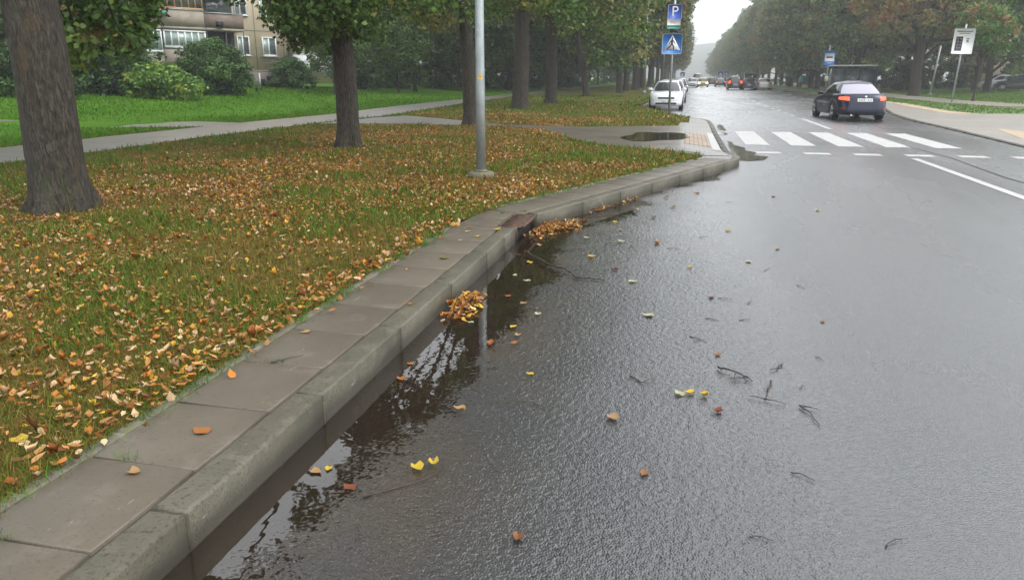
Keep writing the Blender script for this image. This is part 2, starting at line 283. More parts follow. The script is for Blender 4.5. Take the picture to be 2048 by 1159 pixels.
for (x0,x1,y0,y1) in ((1.1,12.1,-6,40),(-1.62,1.1,-6,.5),(-3,1.1,16,1400),(1.1,12.1,40,1400)):
    nx=max(1,int((x1-x0)/3)); X=np.linspace(x0,x1,nx+1); Yq=np.unique(np.clip(np.array([y0,y0+4,y0+12,40,100,300,y1]),y0,y1))
    for i in range(nx):
        for j in range(len(Yq)-1): mb.quad((X[i],Yq[j],.012),(X[i+1],Yq[j],.012),(X[i+1],Yq[j+1],.012),(X[i],Yq[j+1],.012))
tag(mb.build('road',M['asphalt']),kind='structure')
mb=MB()
mb.add([(-1.6,.5,0),(0.2,.5,0),(0.2,7.05,0),(-.2,7.8,0),(1.0,11,0),(1.9,13.6,0),(1.9,15.2,0),(1.0,15.2,0),(.96,14.1,0),(-1.5,7.8,0),(-1.6,7.05,0)],[(0,1,2,10),(10,2,3,9),(9,3,4,5),(9,5,8),(8,5,6,7)])
tag(mb.build('puddle_water',M['water']),kind='structure')
# markings
mb=MB(); zm=.0165
for k in range(6):
    x=1.41+k*1.03; 
    mb.quad((x,18.85,zm),(x+.55,18.85,zm),(x+.55,23.6,zm),(x,23.6,zm)) if k<5 else None
for k in range(6):
    x=1.47+k*.985; mb.quad((x,16.72,zm),(x+.52,16.72,zm),(x+.52,17.12,zm),(x,17.12,zm))
mb.quad((4.36,5,zm),(4.50,5,zm),(4.50,16.3,zm),(4.36,16.3,zm)); mb.quad((4.30,25.3,zm),(4.44,25.3,zm),(4.44,31.6,zm),(4.30,31.6,zm))
y=33.2
for k in range(4): mb.quad((4.25,y,zm),(4.37,y,zm),(4.37,y+1.2,zm),(4.25,y+1.2,zm)); y+=2.6
for k in range(26): mb.quad((4.22,y,zm),(4.35,y,zm),(4.35,y+3,zm),(4.22,y+3,zm)); y+=4.6
tag(mb.build('road_markings',M['white']),kind='structure')
mb=MB(); pts=[(5.0,19.3,.0155),(5.15,16.6,.0155),(5.0,13.5,.0155),(5.12,10.5,.0155)]
for a,b in zip(pts,pts[1:]): mb.quad((a[0],a[1],.0175),(b[0],b[1],.0175),(b[0]+.03,b[1],.0175),(a[0]+.03,a[1],.0175))
tag(mb.build('tar_seam',M['dark']),kind='structure')
# ---------------- kerb stones and slabs (bevelled blocks) ----------------
def block(mb,q,zt,zb,bev=.012,gap=.004,zt2=None):
    """q: four plan corners ccw; top edge bevelled"""
    q=[np.array(p,float) for p in q]; c=sum(q)/4
    def shrink(d):
        r=[]
        for i in range(4):
            a=q[i-1]-q[i]; b=q[(i+1)%4]-q[i]; a/=np.linalg.norm(a); b/=np.linalg.norm(b); s=abs(a[0]*b[1]-a[1]*b[0]); r.append(q[i]+(a+b)*d/max(s,.3))
        return r
    A=shrink(gap); B=shrink(gap+bev*.35); C=shrink(gap+bev); zs=[zt]*4 if zt2 is None else [zt,zt,zt2,zt2]
    V=[(*p,zb) for p in A]+[(*p,z-bev) for p,z in zip(A,zs)]+[(*p,z-bev*.3) for p,z in zip(B,zs)]+[(*p,z) for p,z in zip(C,zs)]
    F=[(12,13,14,15)]
    for l in range(3): F+=[(l*4+i,l*4+(i+1)%4,l*4+4+(i+1)%4,l*4+4+i) for i in range(4)]
    mb.add(V,F)
kb=MB(); sl=MB(); ed=MB()
jit=lambda a: random.uniform(-a,a)
ysk=[-.05,.93,1.92,2.92,3.92,4.92,5.92,6.55,7.02]
for a,b in zip(ysk,ysk[1:]):
    e=jit(.002); block(kb,[(-1.70,a),(-1.55+e,a),(-1.55+e,b),(-1.70,b)],.15+jit(.0025),-.2,.015,.007)
y=-.42
while y<6.9:
    b=min(y+.52,7.05); block(sl,[(-2.16,y),(-1.702,y),(-1.702,b),(-2.16,b)],.149+jit(.0015),0,.006,.005); y=b
y=-.1
while y<7.1:
    b=min(y+1.0,7.2); block(ed,[(-2.235,y),(-2.166,y),(-2.166,b),(-2.235,b)],.150+jit(.003),0,.006,.003); y=b
# diagonal run after the inlet
A0=np.array([-1.48,7.80]); A1=np.array([.96,14.1]); Ld=np.linalg.norm(A1-A0); dv=(A1-A0)/Ld; nv=np.array([-dv[1],dv[0]])
s=0
while s<Ld-.05:
    e=min(s+1.0,Ld); p=A0+dv*s; q=A0+dv*e
    block(kb,[tuple(p+nv*.15),tuple(p),tuple(q),tuple(q+nv*.15)],.15+jit(.0025),-.2,.014,.008); s=e
s=-.05
while s<Ld-.3:
    e=min(s+.52,Ld-.02); p=A0+dv*s+nv*.153; q=A0+dv*e+nv*.153
    block(sl,[tuple(p+nv*.46),tuple(p),tuple(q),tuple(q+nv*.46)],.149+jit(.002),0,.006,.004)
    if s<Ld-.9: block(ed,[tuple(p+nv*.53),tuple(p+nv*.466),tuple(q+nv*.466),tuple(q+nv*.53)],.151+jit(.003),0,.006,.003)
    s=e
# slabs beside and behind the inlet
for (q) in ([(-2.16,7.06),(-1.76,7.06),(-1.76,7.45),(-2.14,7.45)],[(-2.14,7.46),(-1.76,7.46),(-1.70,7.78),(-2.06,7.95)]): block(sl,q,.148,0,.006,.004)
# corner, then the dropped kerb along the crossing and the high kerb after it
pk=[(.96,14.1,.15),(1.01,14.6,.15),(.98,15.5,.11),(.95,16.5,.05),(.93,17.5,.035),(.93,18.5,.035),(.92,19.5,.035),(.91,20.5,.035),(.9,21.5,.035),(.89,22.5,.05),(.88,23.5,.08),(.87,24.5,.11),(.85,25.5,.12),(.84,26.5,.12),(.8,27.5,.12),(.6,28.4,.12),(.15,29.3,.12)]
pk+=[(.15-.25*i,29.3+1.02*i,.12) for i in range(1,10)]+[(-2.2-.02*(i>2),39.4+i*1.0,.12) for i in range(0,60)]
for a,b in zip(pk,pk[1:]):
    d=np.array([b[0]-a[0],b[1]-a[1]]); d/=np.linalg.norm(d); n=np.array([-d[1],d[0]])*.15
    block(kb,[(a[0]+n[0],a[1]+n[1]),(a[0],a[1]),(b[0],b[1]),(b[0]+n[0],b[1]+n[1])],a[2],-.1,.015,.004,b[2])
mbk=kb.build('kerb',M['concrete']); tag(mbk,kind='structure')
tag(sl.build('pavement',M['slab']),kind='structure'); tag(ed.build('lawn_edging',M['edging']),kind='structure')
mb=MB(); mb.box((-1.905,3.2,.06),(.66,8.1,.145)) 
for s in np.arange(0,Ld-.02,.5):
    p=A0+dv*s+nv*.34; p2=A0+dv*min(s+.5,Ld)+nv*.34; mb.add([(*(p+nv*.28),.138),(*(p-nv*.26),.138),(*(p2-nv*.26),.138),(*(p2+nv*.28),.138)],[(0,1,2,3)])
for yk in ysk[1:-1]: mb.box((-1.6255,yk,.055),(.1425,.012,.165))
for s in np.arange(1.0,Ld,1.0):
    p=A0+dv*s+nv*.075; mb.box((p[0],p[1],.055),(.142,.014,.165),math.atan2(dv[1],dv[0])-math.pi/2)
tag(mb.build('joint_dirt',M['joint']),kind='structure')
# crossing landing: slopes from the lawn level to the dropped kerb
KY=[p[1] for p in pk[:17]]; KX=[p[0]-.155 for p in pk[:17]]; KZ=[p[2] for p in pk[:17]]
def strip(name,ysv,xa,xbf,zf,m,n=8):
    ysv=np.asarray(ysv); t=np.linspace(0,1,n)[None,:]; X=xa(ysv)[:,None]*(1-t)+xbf(ysv)[:,None]*t; Y=np.repeat(ysv[:,None],n,1)
    return grid(name,X,Y,zf,m)
def zland(X,Y):
    kx=np.interp(Y,KY,KX); kz=np.interp(Y,KY,KZ); t=np.clip((X-(-.05))/(kx+.05),0,1); return (.158*(1-t)+(kz)*t)
strip('landing',np.linspace(14.62,28.4,80),lambda y:np.interp(y,[14.6,15.4,25.2,25.4,28],[.30,-.25,-.25,.05,.05]),lambda y:np.interp(y,KY,KX),zland,M['plaza'])
mesh_np('landing',[(.02,14.35,.1445),(.40,13.75,.1445),(.83,14.0,.1445),(.88,14.63,.1445),(.86,14.9,.1445),(-.24,15.4,.1445)],[(0,1,2,3,4,5)],M['plaza'])['kind']='structure'
def sheet(name,poly,m,zo=.005,zf=None,res=.5):
    """triangulated polygon draped on the terrain"""
    bm=bmesh.new(); vs=[bm.verts.new((x,y,0)) for x,y in poly]; bm.faces.new(vs)
    xs=[p[0] for p in poly]; ysx=[p[1] for p in poly]
    for ax,(lo,hi) in ((0,(min(xs),max(xs))),(1,(min(ysx),max(ysx)))):
        for k in np.arange(lo+res,hi,res):
            no=(1,0,0) if ax==0 else (0,1,0); co=(k,0,0) if ax==0 else (0,k,0)
            bmesh.ops.bisect_plane(bm,geom=bm.verts[:]+bm.edges[:]+bm.faces[:],plane_co=co,plane_no=no)
    for v in bm.verts: v.co.z=(float(zf(v.co.x,v.co.y)) if zf else float(tz(v.co.x,v.co.y)))+zo
    me=bpy.data.meshes.new(name); bm.to_mesh(me); bm.free(); me.materials.append(m); o=bpy.data.objects.new(name,me); COL.objects.link(o); tag(o,kind='structure'); return o
PCROSS=[(-11.3,22.0),(-8.2,22.6),(-5.2,22.0),(-3.9,21.0),(-3.1,19.3),(-2.5,17.6),(-1.78,16.4),(-.9,15.8),(.35,15.0),(-.1,16.3),(-.15,23.6),(-3.05,22.3),(-5.44,23.0),(-10.38,27.6),(-11.0,26)]
PMAIN=[(-11.2,8.0),(-11.2,12.8),(-11.45,16.4),(-11.45,21.8),(-11.3,25.5),(-11.2,28.2),(-12.1,40.7),(-12.7,52.1),(-13.6,79.5),(-13.8,130),(-14.0,260),(-16.5,260),(-16.3,130),(-15.6,97),(-15.2,62.6),(-14.4,37.1),(-13.7,27.5),(-13.9,23.8),(-13.8,15),(-13.5,8)]
PSIDE=[(-13.7,21.9),(-15.68,22.3),(-18.3,19.9),(-25,18.9),(-25,17.6),(-19.3,18.2),(-16.9,18.5),(-13.8,20.0)]
sheet('path',PMAIN,M['path'],.010,res=2); sheet('path',PCROSS,M['crosspath'],.012,res=1); sheet('path',PSIDE,M['path'],.014,res=2)
def zplus(x,y): return zland(np.array(x),np.array(y))
sheet('tactile_paving',[(-.02,17.3),(.55,17.3),(.55,21.0),(-.02,21.0)],M['tan'],.006,zplus,.3)
sheet('pavement',[(.58,16.6),(.76,16.6),(.74,22),(.57,22)],M['whitewet'],.007,zplus,.3)
def blob(cx,cy,rx,ry,n=40,seed=1,am=.35):
    r=np.random.default_rng(seed); ph=r.random(6)*6.28; P=[]
    for k in range(n):
        a=2*math.pi*k/n; q=1+am*sum(math.sin((j+2)*a+ph[j])/(j+1.6) for j in range(5)); P.append((cx+rx*q*math.cos(a),cy+ry*q*math.sin(a)))
    return P
def flatpoly(name,P,z,m): 
    o=mesh_np(name,[(x,y,z) for x,y in P],[tuple(range(len(P)))],m); tag(o,kind='structure'); return o
flatpoly('puddle_water',blob(-.72,19.0,.72,1.5,60,3,.22),.172,M['water'])
M['wetdark']=mat('wet_dark_paving',(.10,.088,.075),.03,spec=1.0)
flatpoly('puddle',blob(-.72,19.0,.74,1.54,60,3,.22),.1715,M['wetdark'])
flatpoly('puddle',[(1.0,15.2),(1.22,15.1),(1.5,15.3),(1.66,16.0),(1.4,16.3),(1.5,16.9),(1.3,17.3),(1.34,18.0),(1.12,18.8),(1.14,19.6),(.97,20.0),(.98,17)],.0185,M['wetdark'])
for i,(cx,cy,rx,ry) in enumerate(((1.0,22.6,.12,.8),(1.08,25.2,.14,1.3),(7.95,22,.10,2.6),(8.25,28.5,.12,2.5),(7.7,17.8,.14,2.0))): flatpoly('puddle',blob(cx,cy,rx,ry,30,20+i,.3),.0187,M['wetdark'])
# ---------------- right side ----------------
rk=[(7.25,-2),(7.3,15),(7.5,19),(7.85,25.4),(8.1,31.6),(8.6,36),(9.6,42),(10.8,50),(11.2,60),(11.3,80),(11.3,400)]
RX=[p[0] for p in rk]; RY=[p[1] for p in rk]
def rxb(y): return np.interp(y,RY,RX)
def rz_(X,Y):
    t=np.clip((X-22)/14,0,1); h=np.interp(Y,[0,20,36,45],[.03,.03,.05,.11]); return h+.32*t*t*(3-2*t)+.01*(vn(X,Y,.9,12)-.5)
ysr=np.concatenate([np.linspace(-4,60,90),np.linspace(62,300,60),np.linspace(320,1400,12)]); ur=np.concatenate([np.linspace(0,.3,60),np.linspace(.31,1,20)])
def rgrid(name,m,f0,f1,off,n=None):
    X=f0[:,None]+(f1-f0)[:,None]*ur[None,:]; Y=np.repeat(ysr[:,None],len(ur),1); return grid(name,X,Y,lambda a,b:rz_(a,b)+off,m)
M['rlawn']=mat('right_lawn',(.075,.15,.03),.85,noise=[(.35,(.10,.12,.035),.42,.6),(5,(.11,.17,.045),.5,.7)],bump=(30,.9,.05))
rgrid('lawn',M['rlawn'],rxb(ysr)+.14,rxb(ysr)+110,0)
sheet('pavement',[(7.4,-4),(7.44,15),(7.64,19),(7.99,25.4),(8.24,31.6),(8.7,36),(9.7,42),(10.9,50),(11.7,52.5),(11.73,48.6),(11.3,42),(11.1,37.5),(11.4,36.2),(14,36.6),(24,37.5),(60,44),(60,-4)],M['rplaza'],.012,rz_,3)
sheet('path',[(15.2,44.8),(14.7,50),(14.6,58),(15.6,80),(16.0,120),(16.2,250),(19,250),(18.8,120),(18.6,90),(17.6,66),(17.4,55),(19.5,47.5),(24,42),(60,50),(60,44.5),(24,38.0)],M['rplaza'],.016,rz_,3)
M['tanconc']=mat('tan_paving_edge',(.40,.30,.19),.55,noise=[(4,(.33,.25,.17),.4,.65)])
sheet('pavement',[(10.9,37.2),(11.3,36.0),(12.2,36.3),(11.6,38.2),(11.75,42),(12.2,48.6),(12.1,53),(11.4,52.8),(11.4,48.6),(11.0,42)],M['tanconc'],.019,rz_,3)
sheet('pavement',[(8.3,21.5),(9.2,19.0),(10.8,18.5),(10.3,22.5),(9.2,26)],M['tanconc'],.017,rz_,2)
kr=MB(); s_prev=None
ysq=np.concatenate([np.arange(-3,60,1.0),np.arange(60,200,2.0)])
for a,b in zip(ysq,ysq[1:]):
    zt=float(np.interp(a,[0,36,48],[.035,.05,.13])); xa,xc=float(rxb(a)),float(rxb(b)); block(kr,[(xa,a),(xa+.15,a),(xc+.15,b),(xc,b)],zt,-.1,.012,.004)
tag(kr.build('kerb',M['concrete']),kind='structure')
# ---------------- grass and fallen leaves ----------------
def onpath(x,y):
    return inpoly(x,y,PCROSS)|inpoly(x,y,PMAIN)|inpoly(x,y,PSIDE)
TR=[(-6.7,6.95,.36),(-6.88,14.75,.27),(-6.5,22.65,.24),(-7.52,34.9,.45),(-7.5,42.7,.38)]
def lawnpts(n,r0,r1,a0=-72,a1=6,right=False):
    r=np.exp(rng.uniform(math.log(r0),math.log(r1),n)); a=np.radians(rng.uniform(a0,a1,n)); x=r*np.sin(a); y=r*np.cos(a)
    ok=(x<xb(y)+.01)&~onpath(x,y)
    for tx,ty,tr in TR: ok&=np.hypot(x-tx,y-ty)>tr*.9
    return x[ok],y[ok]
def blades(name,x,y,z,h,w,lean,col,parent=None):
    n=len(x); a=rng.uniform(0,6.283,n); b=a+rng.uniform(-1,1,n)+1.57; dx,dy=np.cos(a)*w/2,np.sin(a)*w/2; lx,ly=np.cos(b)*h*lean,np.sin(b)*h*lean
    V=np.stack([np.stack([x-dx,y-dy,z],-1),np.stack([x+dx,y+dy,z],-1),np.stack([x+dx*.7+lx*.4,y+dy*.7+ly*.4,z+h*.62],-1),np.stack([x-dx*.7+lx*.4,y-dy*.7+ly*.4,z+h*.62],-1),np.stack([x+lx,y+ly,z+h*np.clip(1-lean*.35,.3,1)],-1)],1).reshape(-1,3)
    i=np.arange(n)*5; Fq=[] 
    q=np.stack([i,i+1,i+2,i+3],-1); t=np.stack([i+3,i+2,i+4],-1)
    me=bpy.data.meshes.new(name); me.vertices.add(n*5); me.vertices.foreach_set('co',V.astype(np.float32).ravel())
    lv=np.concatenate([q,t],1).ravel().astype(np.int32); me.loops.add(n*7); me.loops.foreach_set('vertex_index',lv); me.polygons.add(2*n)
    ls=np.stack([np.arange(n)*7,np.arange(n)*7+4],-1).ravel().astype(np.int32); me.polygons.foreach_set('loop_start',ls)
    me.update(calc_edges=True); me.materials.append(M['blade']); at=me.attributes.new('tint','FLOAT_COLOR','FACE'); c=np.ones((2*n,4),np.float32); c[:,:3]=np.repeat(col,2,0); at.data.foreach_set('color',c.ravel())
    o=bpy.data.objects.new(name,me); COL.objects.link(o); return o
def pal(cols,p,n): 
    c=np.array(cols)[rng.choice(len(cols),n,p=np.array(p)/sum(p))]; return c*rng.uniform(.7,1.3,(n,1))
x,y=lawnpts(560000,1.9,62)
green=np.clip((vn(x,y,1.3,31)-.35)*2.6,0,1)*.75+.25*vn(x,y,6,32)
green=np.clip(green+np.clip((x-xb(y)+.9)/.9,0,1)*.3*(y<12)+np.clip((y-11)/3,0,1)*np.clip((x+3.5)/2,0,1)*.8+np.clip((-x-10)/3,0,1)*.8,0,1)
keep=rng.random(len(x))<(.5+.5*green); green=np.clip(green+np.clip((y-28)/8,0,1)*.45,0,1); x,y,green=x[keep],y[keep],green[keep]; n=len(x); r=np.hypot(x,y)
cg=pal([(.065,.15,.014),(.09,.18,.02),(.05,.125,.012),(.13,.18,.028)],[3,3,3,2],n); cb=pal([(.19,.135,.032),(.15,.115,.022),(.26,.19,.06),(.10,.105,.018)],[4,4,2,4],n)
isg=(rng.random(n)<green*.62+.10)[:,None]; col=np.where(isg,cg,cb); brt=np.clip((-x-12.5)/2,0,1)[:,None]; col=col*(1-brt)+brt*pal([(.06,.16,.008),(.08,.19,.01),(.11,.19,.02)],[2,2,1],n)
h=(rng.uniform(.015,.042,n)+.03*(rng.random(n)<.2))*(1+.5*green)*np.clip(1+r/40,1,1.4); w=.0024*np.maximum(1,r/2.4)
tag(blades('grass',x,y,tz(x,y)-.006,h,w,rng.uniform(.3,1.3,n),col),'short green and straw coloured grass of the leaf strewn verge','grass',kind='stuff')
# tufts growing over the slab edge
ey=np.concatenate([rng.uniform(1.2,7.2,60)]); ex=[];eyy=[]
for e in ey:
    k=rng.integers(20,60); ex+=list(rng.normal(-2.19,.035,k)); eyy+=list(rng.normal(e,.05,k))
for s in rng.uniform(0,Ld-1,40):
    p=A0+dv*s+nv*.64; k=25; ex+=list(rng.normal(p[0],.035,k)); eyy+=list(rng.normal(p[1],.05,k))
for (a,b) in ((-2.05,1.66),(-1.97,3.24),(-2.0,2.19),(-1.72,7.3),(-1.66,7.9),(-1.85,7.75)):
    k=22; ex+=list(rng.normal(a,.03,k)); eyy+=list(rng.normal(b,.008,k))
ex=np.array(ex);eyy=np.array(eyy);n=len(ex)
tag(blades('grass',ex,eyy,np.full(n,.146),rng.uniform(.015,.05,n),np.full(n,.0025)*np.maximum(1,eyy/3.5),rng.uniform(.5,1.6,n),pal([(.07,.16,.02),(.10,.19,.035),(.17,.15,.06)],[3,3,1],n)),'green grass tufts creeping over the edge of the concrete slabs','grass',kind='stuff')
# grass on the right verge
a=rng.uniform(10.9,60,70000); b=rng.uniform(37,90,70000); PR=[(11.9,37),(60,40),(60,95),(11.5,95),(11.8,53)]
ok=inpoly(a,b,PR)&(np.abs(a-np.interp(b,[44,50,58,80,120],[17,16.2,16.1,17,17.5]))>1.6); a,b=a[ok],b[ok]; n=len(a)
tag(blades('grass',a,b,rz_(a,b),rng.uniform(.06,.12,n),np.full(n,.06),rng.uniform(.3,1,n),pal([(.08,.17,.03),(.11,.2,.04),(.16,.15,.05)],[3,3,1],n)),'mown grass on the verge at the far side of the road','grass',kind='stuff')
# leaf builder: two folded halves
def leafgeo(x,y,z,size,tilt,spin,curl,shape=1.0):
    n=len(x)
    P=np.array([(0,-.46,0),(.27,-.40,1),(.41,-.06,1.1),(.19,.26,.7),(.02,.60,.5),(-.21,.30,.8),(-.40,-.02,1),(-.29,-.38,1.2),(0,0,0)])
    X=P[None,:,0]*shape*size[:,None]; Yv=P[None,:,1]*size[:,None]; Z=P[None,:,2]*curl[:,None]*size[:,None]*.35+ (P[None,:,1]**2)*size[:,None]*curl[:,None]*.6
    ct,st=np.cos(tilt)[:,None],np.sin(tilt)[:,None]; Y2=Yv*ct-Z*st; Z2=Yv*st+Z*ct
    cs,sn=np.cos(spin)[:,None],np.sin(spin)[:,None]; X3=X*cs-Y2*sn; Y3=X*sn+Y2*cs
    V=np.stack([X3+x[:,None],Y3+y[:,None],Z2+z[:,None]],-1).reshape(-1,3); i=(np.arange(n)*9)[:,None]
    Fq=np.concatenate([i+np.array([[0,1,2,8]]),i+np.array([[8,2,3,4]]),i+np.array([[0,8,6,7]]),i+np.array([[8,4,5,6]])],1).reshape(-1,4)
    return V,Fq
DEAD=[(.60,.30,.10),(.72,.49,.28),(.50,.19,.035),(.36,.12,.025),(.22,.10,.035),(.74,.40,.05),(.78,.55,.08),(.42,.22,.07)]; DP=[6,7,6,4,2.5,2.2,.6,4]
def deadcol(n,p=DP):
    c=pal(DEAD,p,n)*.70; return np.repeat(c,4,0)
def deadleaves(name,x,y,z,size,label,cat='leaves',kind='stuff',p=DP,tl=.5):
    n=len(x); V,Fq=leafgeo(x,y,z,size,rng.normal(0,tl,n),rng.uniform(0,6.28,n),np.where(rng.random(n)<.10,rng.uniform(1.2,3.2,n),rng.uniform(-.5,1.0,n)),rng.uniform(.6,1.15,n)[:,None])
    o=mesh_np(name,V,Fq,M['dead'],tint=deadcol(n,p)); tag(o,label,cat,kind=kind); return o
n=225000; x=rng.uniform(-9.5,.1,n); y=rng.uniform(1.4,27,n); ok=(x<xb(y)-.0)&~onpath(x,y)
for tx,ty,tr in TR: ok&=np.hypot(x-tx,y-ty)>tr*1.15
cl=vn(x,y,.75,41)*.55+vn(x,y,2.6,42)*.45; dk=xb(y)-x
dens=np.clip((cl-.30)*2.6,.12,1)*np.interp(dk,[0,.25,1.6,4,8],[.8,.95,1,.85,.4])*np.interp(y,[0,12,18,27],[1,1,.8,.5])
dens*=1-.75*np.clip((y-10.5)/3,0,1)*np.clip((x+4.0)/2.4,0,1)
ok&=rng.random(n)<dens*.74; x,y=x[ok],y[ok]; n=len(x)
deadleaves('fallen_leaves',x,y,tz(x,y)+rng.uniform(.004,.032,n),(.020+.036*rng.random(n)**1.5)*np.interp(y,[2,8,20],[.9,1,1.15]),'orange and tan fallen leaves scattered over the near grass verge')
n=16000; x=rng.uniform(-10.5,.1,n); y=rng.uniform(24,52,n); ok=(x<xb(y))&~onpath(x,y)&(rng.random(n)<np.interp(y,[24,29,34,52],[1,.9,.3,.15])*np.clip((vn(x,y,.5,43)-.3)*3,0,1)); x,y=x[ok],y[ok]
deadleaves('fallen_leaves',x,y,tz(x,y)+.025,rng.uniform(.05,.08,len(x)),'brown fallen leaves on the verge beyond the crossing path')
n=380; x=rng.normal(-2.30,.09,n); y=rng.uniform(1.3,7.3,n); deadleaves('fallen_leaves',x,y,.165+rng.uniform(0,.02,n),rng.uniform(.03,.06,n),'crisp tan leaves gathered along the edge of the slabs')
# leaf piles in the gutter
def pile(px,py,sx,sy,ang,n,label,z0=.004,hh=.05):
    u=rng.normal(0,.5,n); v=rng.normal(0,.5,n); rr=np.hypot(u,v); u,v=u[rr<1.25],v[rr<1.25]; n=len(u); hgt=hh*np.clip(1-np.hypot(u,v)/1.2,0,1)*rng.random(n)
    c,s=math.cos(ang),math.sin(ang); x=px+u*sx*c-v*sy*s; y=py+u*sx*s+v*sy*c; k=x>kerbx(y)+.02; 
    return deadleaves('leaf_pile',x[k],y[k],z0+hgt[k]+.004,rng.uniform(.028,.05,int(k.sum())),label,'leaf pile',p=[5,3,6,5,3,4,2,3],tl=.45)
pile(-1.44,4.83,.10,.33,.05,330,'heap of wet orange leaves in the puddle against the near kerb')
pile(-1.30,7.78,.20,.52,-.35,400,'large heap of wet orange leaves clogging the mouth of the rusty drain inlet',hh=.05)
pile(-.98,9.15,.10,.42,-.37,170,'thin drift of orange leaves against the slanting kerb beyond the drain')
pile(-.66,9.95,.07,.40,-.37,90,'pale leaf drift farthest along the slanting kerb')
# single leaves
def leaf1(x,y,z,size,col,label,group=None,curl=.8,tilt=0,spin=None):
    spin=rng.uniform(0,6.28) if spin is None else spin
    V,Fq=leafgeo(np.array([0.]),np.array([0.]),np.array([0.]),np.array([size]),np.array([tilt]),np.array([spin]),np.array([curl*.6]))
    V[:,2]-=V[:,2].min()+.0035; o=mesh_np('fallen_leaf',V,Fq,M['dead'],tint=np.tile(np.array(col)*.58,(4,1))); o.location=(x,y,z); tag(o,label,'leaf',group); return o
OR=(.50,.20,.06); TN=(.55,.34,.16); YE=(.78,.55,.06); PA=(.62,.60,.38); BR=(.20,.07,.035); RD=(.30,.07,.03)
leaf1(-1.87,2.46,.151,.085,OR,'large rusty orange leaf lying on a slab joint in front of the kerb',curl=.5,spin=1.3)
leaf1(-1.90,2.10,.151,.055,TN,'small curled tan leaf on the nearest slab beside the kerb line',curl=1.5)
leaf1(-2.50,2.20,.17,.085,YE,'big yellow leaf on the grass at the left edge of the picture',curl=.5)
leaf1(-1.39,2.50,.003,.055,TN,'pale tan leaf floating in the bright sky reflection near the kerb')
leaf1(-1.35,2.535,.003,.04,YE,'small yellow leaf floating right beside a pale tan one in the puddle')
leaf1(-.985,2.60,.012,.07,YE,'crinkled yellow leaf at the tip of a curved twig on the wet road',curl=1.2)
leaf1(-.93,2.64,.012,.055,YE,'upturned yellow leaf curled like a bowl, right of its crinkled twin',curl=2.2)
leaf1(-1.20,2.41,.006,.06,(.28,.10,.05),'sunken reddish brown leaf under the shallow water')
leaf1(-.98,3.18,.013,.06,TN,'pinkish tan leaf alone on the dark road left of the thin twig',curl=1.4)
leaf1(-1.40,3.50,.003,.06,OR,'orange leaf floating below the large sky reflection')
leaf1(-1.43,3.72,.003,.045,OR,'small orange leaf floating at the foot of the kerb beside the sky reflection')
leaf1(-1.07,4.13,.006,.07,(.42,.15,.04),'dark orange leaf floating on the lamp post reflection',curl=1.3)
leaf1(-.74,3.70,.013,.045,YE,'small yellow leaf alone on the asphalt below the lamp post reflection')
leaf1(-.25,3.24,.016,.07,TN,'cream and tan leaf lying in the middle foreground of the road',curl=1.1)
leaf1(.05,3.60,.016,.065,PA,'pale green leaf, left one of a cluster of three on the road')
leaf1(.10,3.62,.017,.055,YE,'yellow leaf in the middle of a cluster of three on the road',curl=1.2)
leaf1(.17,3.61,.016,.045,YE,'narrow curled leaf, right one of a cluster of three on the road',curl=2)
leaf1(.23,3.43,.016,.05,RD,'dark red leaf on the road below the cluster of three pale leaves',curl=1.4)
leaf1(-.17,4.87,.016,.08,PA,'large pale leaf alone in the middle of the wet road')
leaf1(-.33,5.72,.016,.075,PA,'pale yellow leaf on the road right of the long broken branch')
leaf1(-.20,7.20,.016,.09,OR,'orange leaf on the open road far above the long branch',curl=1.2)
leaf1(-.90,4.75,.013,.06,PA,'small cream leaf right of the lamp post reflection')
leaf1(.26,4.22,.016,.045,OR,'tiny orange leaf above the dark twig clump on the road',curl=1)
leaf1(-.08,2.76,.016,.05,(.4,.18,.08),'faded brown leaf in the lower middle of the road')
leaf1(-.48,2.21,.015,.05,(.34,.15,.06),'narrow brown leaf near the bottom edge of the picture',curl=1.8)
leaf1(-2.05,3.70,.151,.06,TN,'cream leaf on the slab beside the grass, above the black twig',curl=.6)
leaf1(-1.66,4.35,.151,.05,OR,'small orange leaf on the kerb line left of the near leaf heap')
leaf1(-1.83,5.60,.151,.075,(.2,.22,.05),'dark green leaf on the slab near the kerb joint')
for k,(a,b,c,s) in enumerate([(-1.80,6.5,YE,.06),(-1.70,6.85,YE,.075),(-1.95,6.7,PA,.055),(-1.90,6.3,PA,.05),(-1.75,7.0,OR,.04),(-2.0,5.2,TN,.045),(-1.98,6.9,OR,.05),(-1.6,6.4,OR,.04)]):
    leaf1(a,b,.151,s,c,'small yellowish leaf dotted on the slabs just before the rusty drain cover','leaves on the slabs before the drain',curl=.7)
for k,(a,b,s) in enumerate([(-1.3,6.9,.08),(-1.36,6.6,.05),(-1.15,5.6,.06),(-1.25,6.2,.07),(-1.05,5.0,.05),(-1.2,5.15,.05),(-1.3,4.5,.045),(-1.0,4.45,.05),(-.94,4.3,.05),(-.93,4.15,.05),(-1.28,5.75,.05)]):
    leaf1(a,b,.004 if a<-1.0 else .013,s,[TN,OR,PA,YE][k%4],'small leaf floating on the dark puddle between kerb and branch','leaves floating on the puddle',curl=1)
for k,(a,b,s) in enumerate([(-.55,7.2,.07),(-.75,6.5,.07),(-.1,9.4,.08),(-.3,8.6,.08),(.2,10.6,.08),(-.9,7.3,.06),(-.7,8.2,.07),(-.5,9.1,.06),(-.5,6.1,.06),(-.2,10.2,.08),(.6,6.6,.06),(.5,8.0,.07),(.9,7.2,.06),(.25,5.4,.05),(.95,5.0,.04),(1.6,9.5,.08),(.1,6.3,.05),(-.6,7.8,.05),(1.2,10.5,.07)]):
    leaf1(a,b,.016,s,[PA,TN,OR,YE,BR][(k*3)%5],'small leaf scattered on the open wet road beyond the long branch','leaves scattered on the open road',curl=.9)
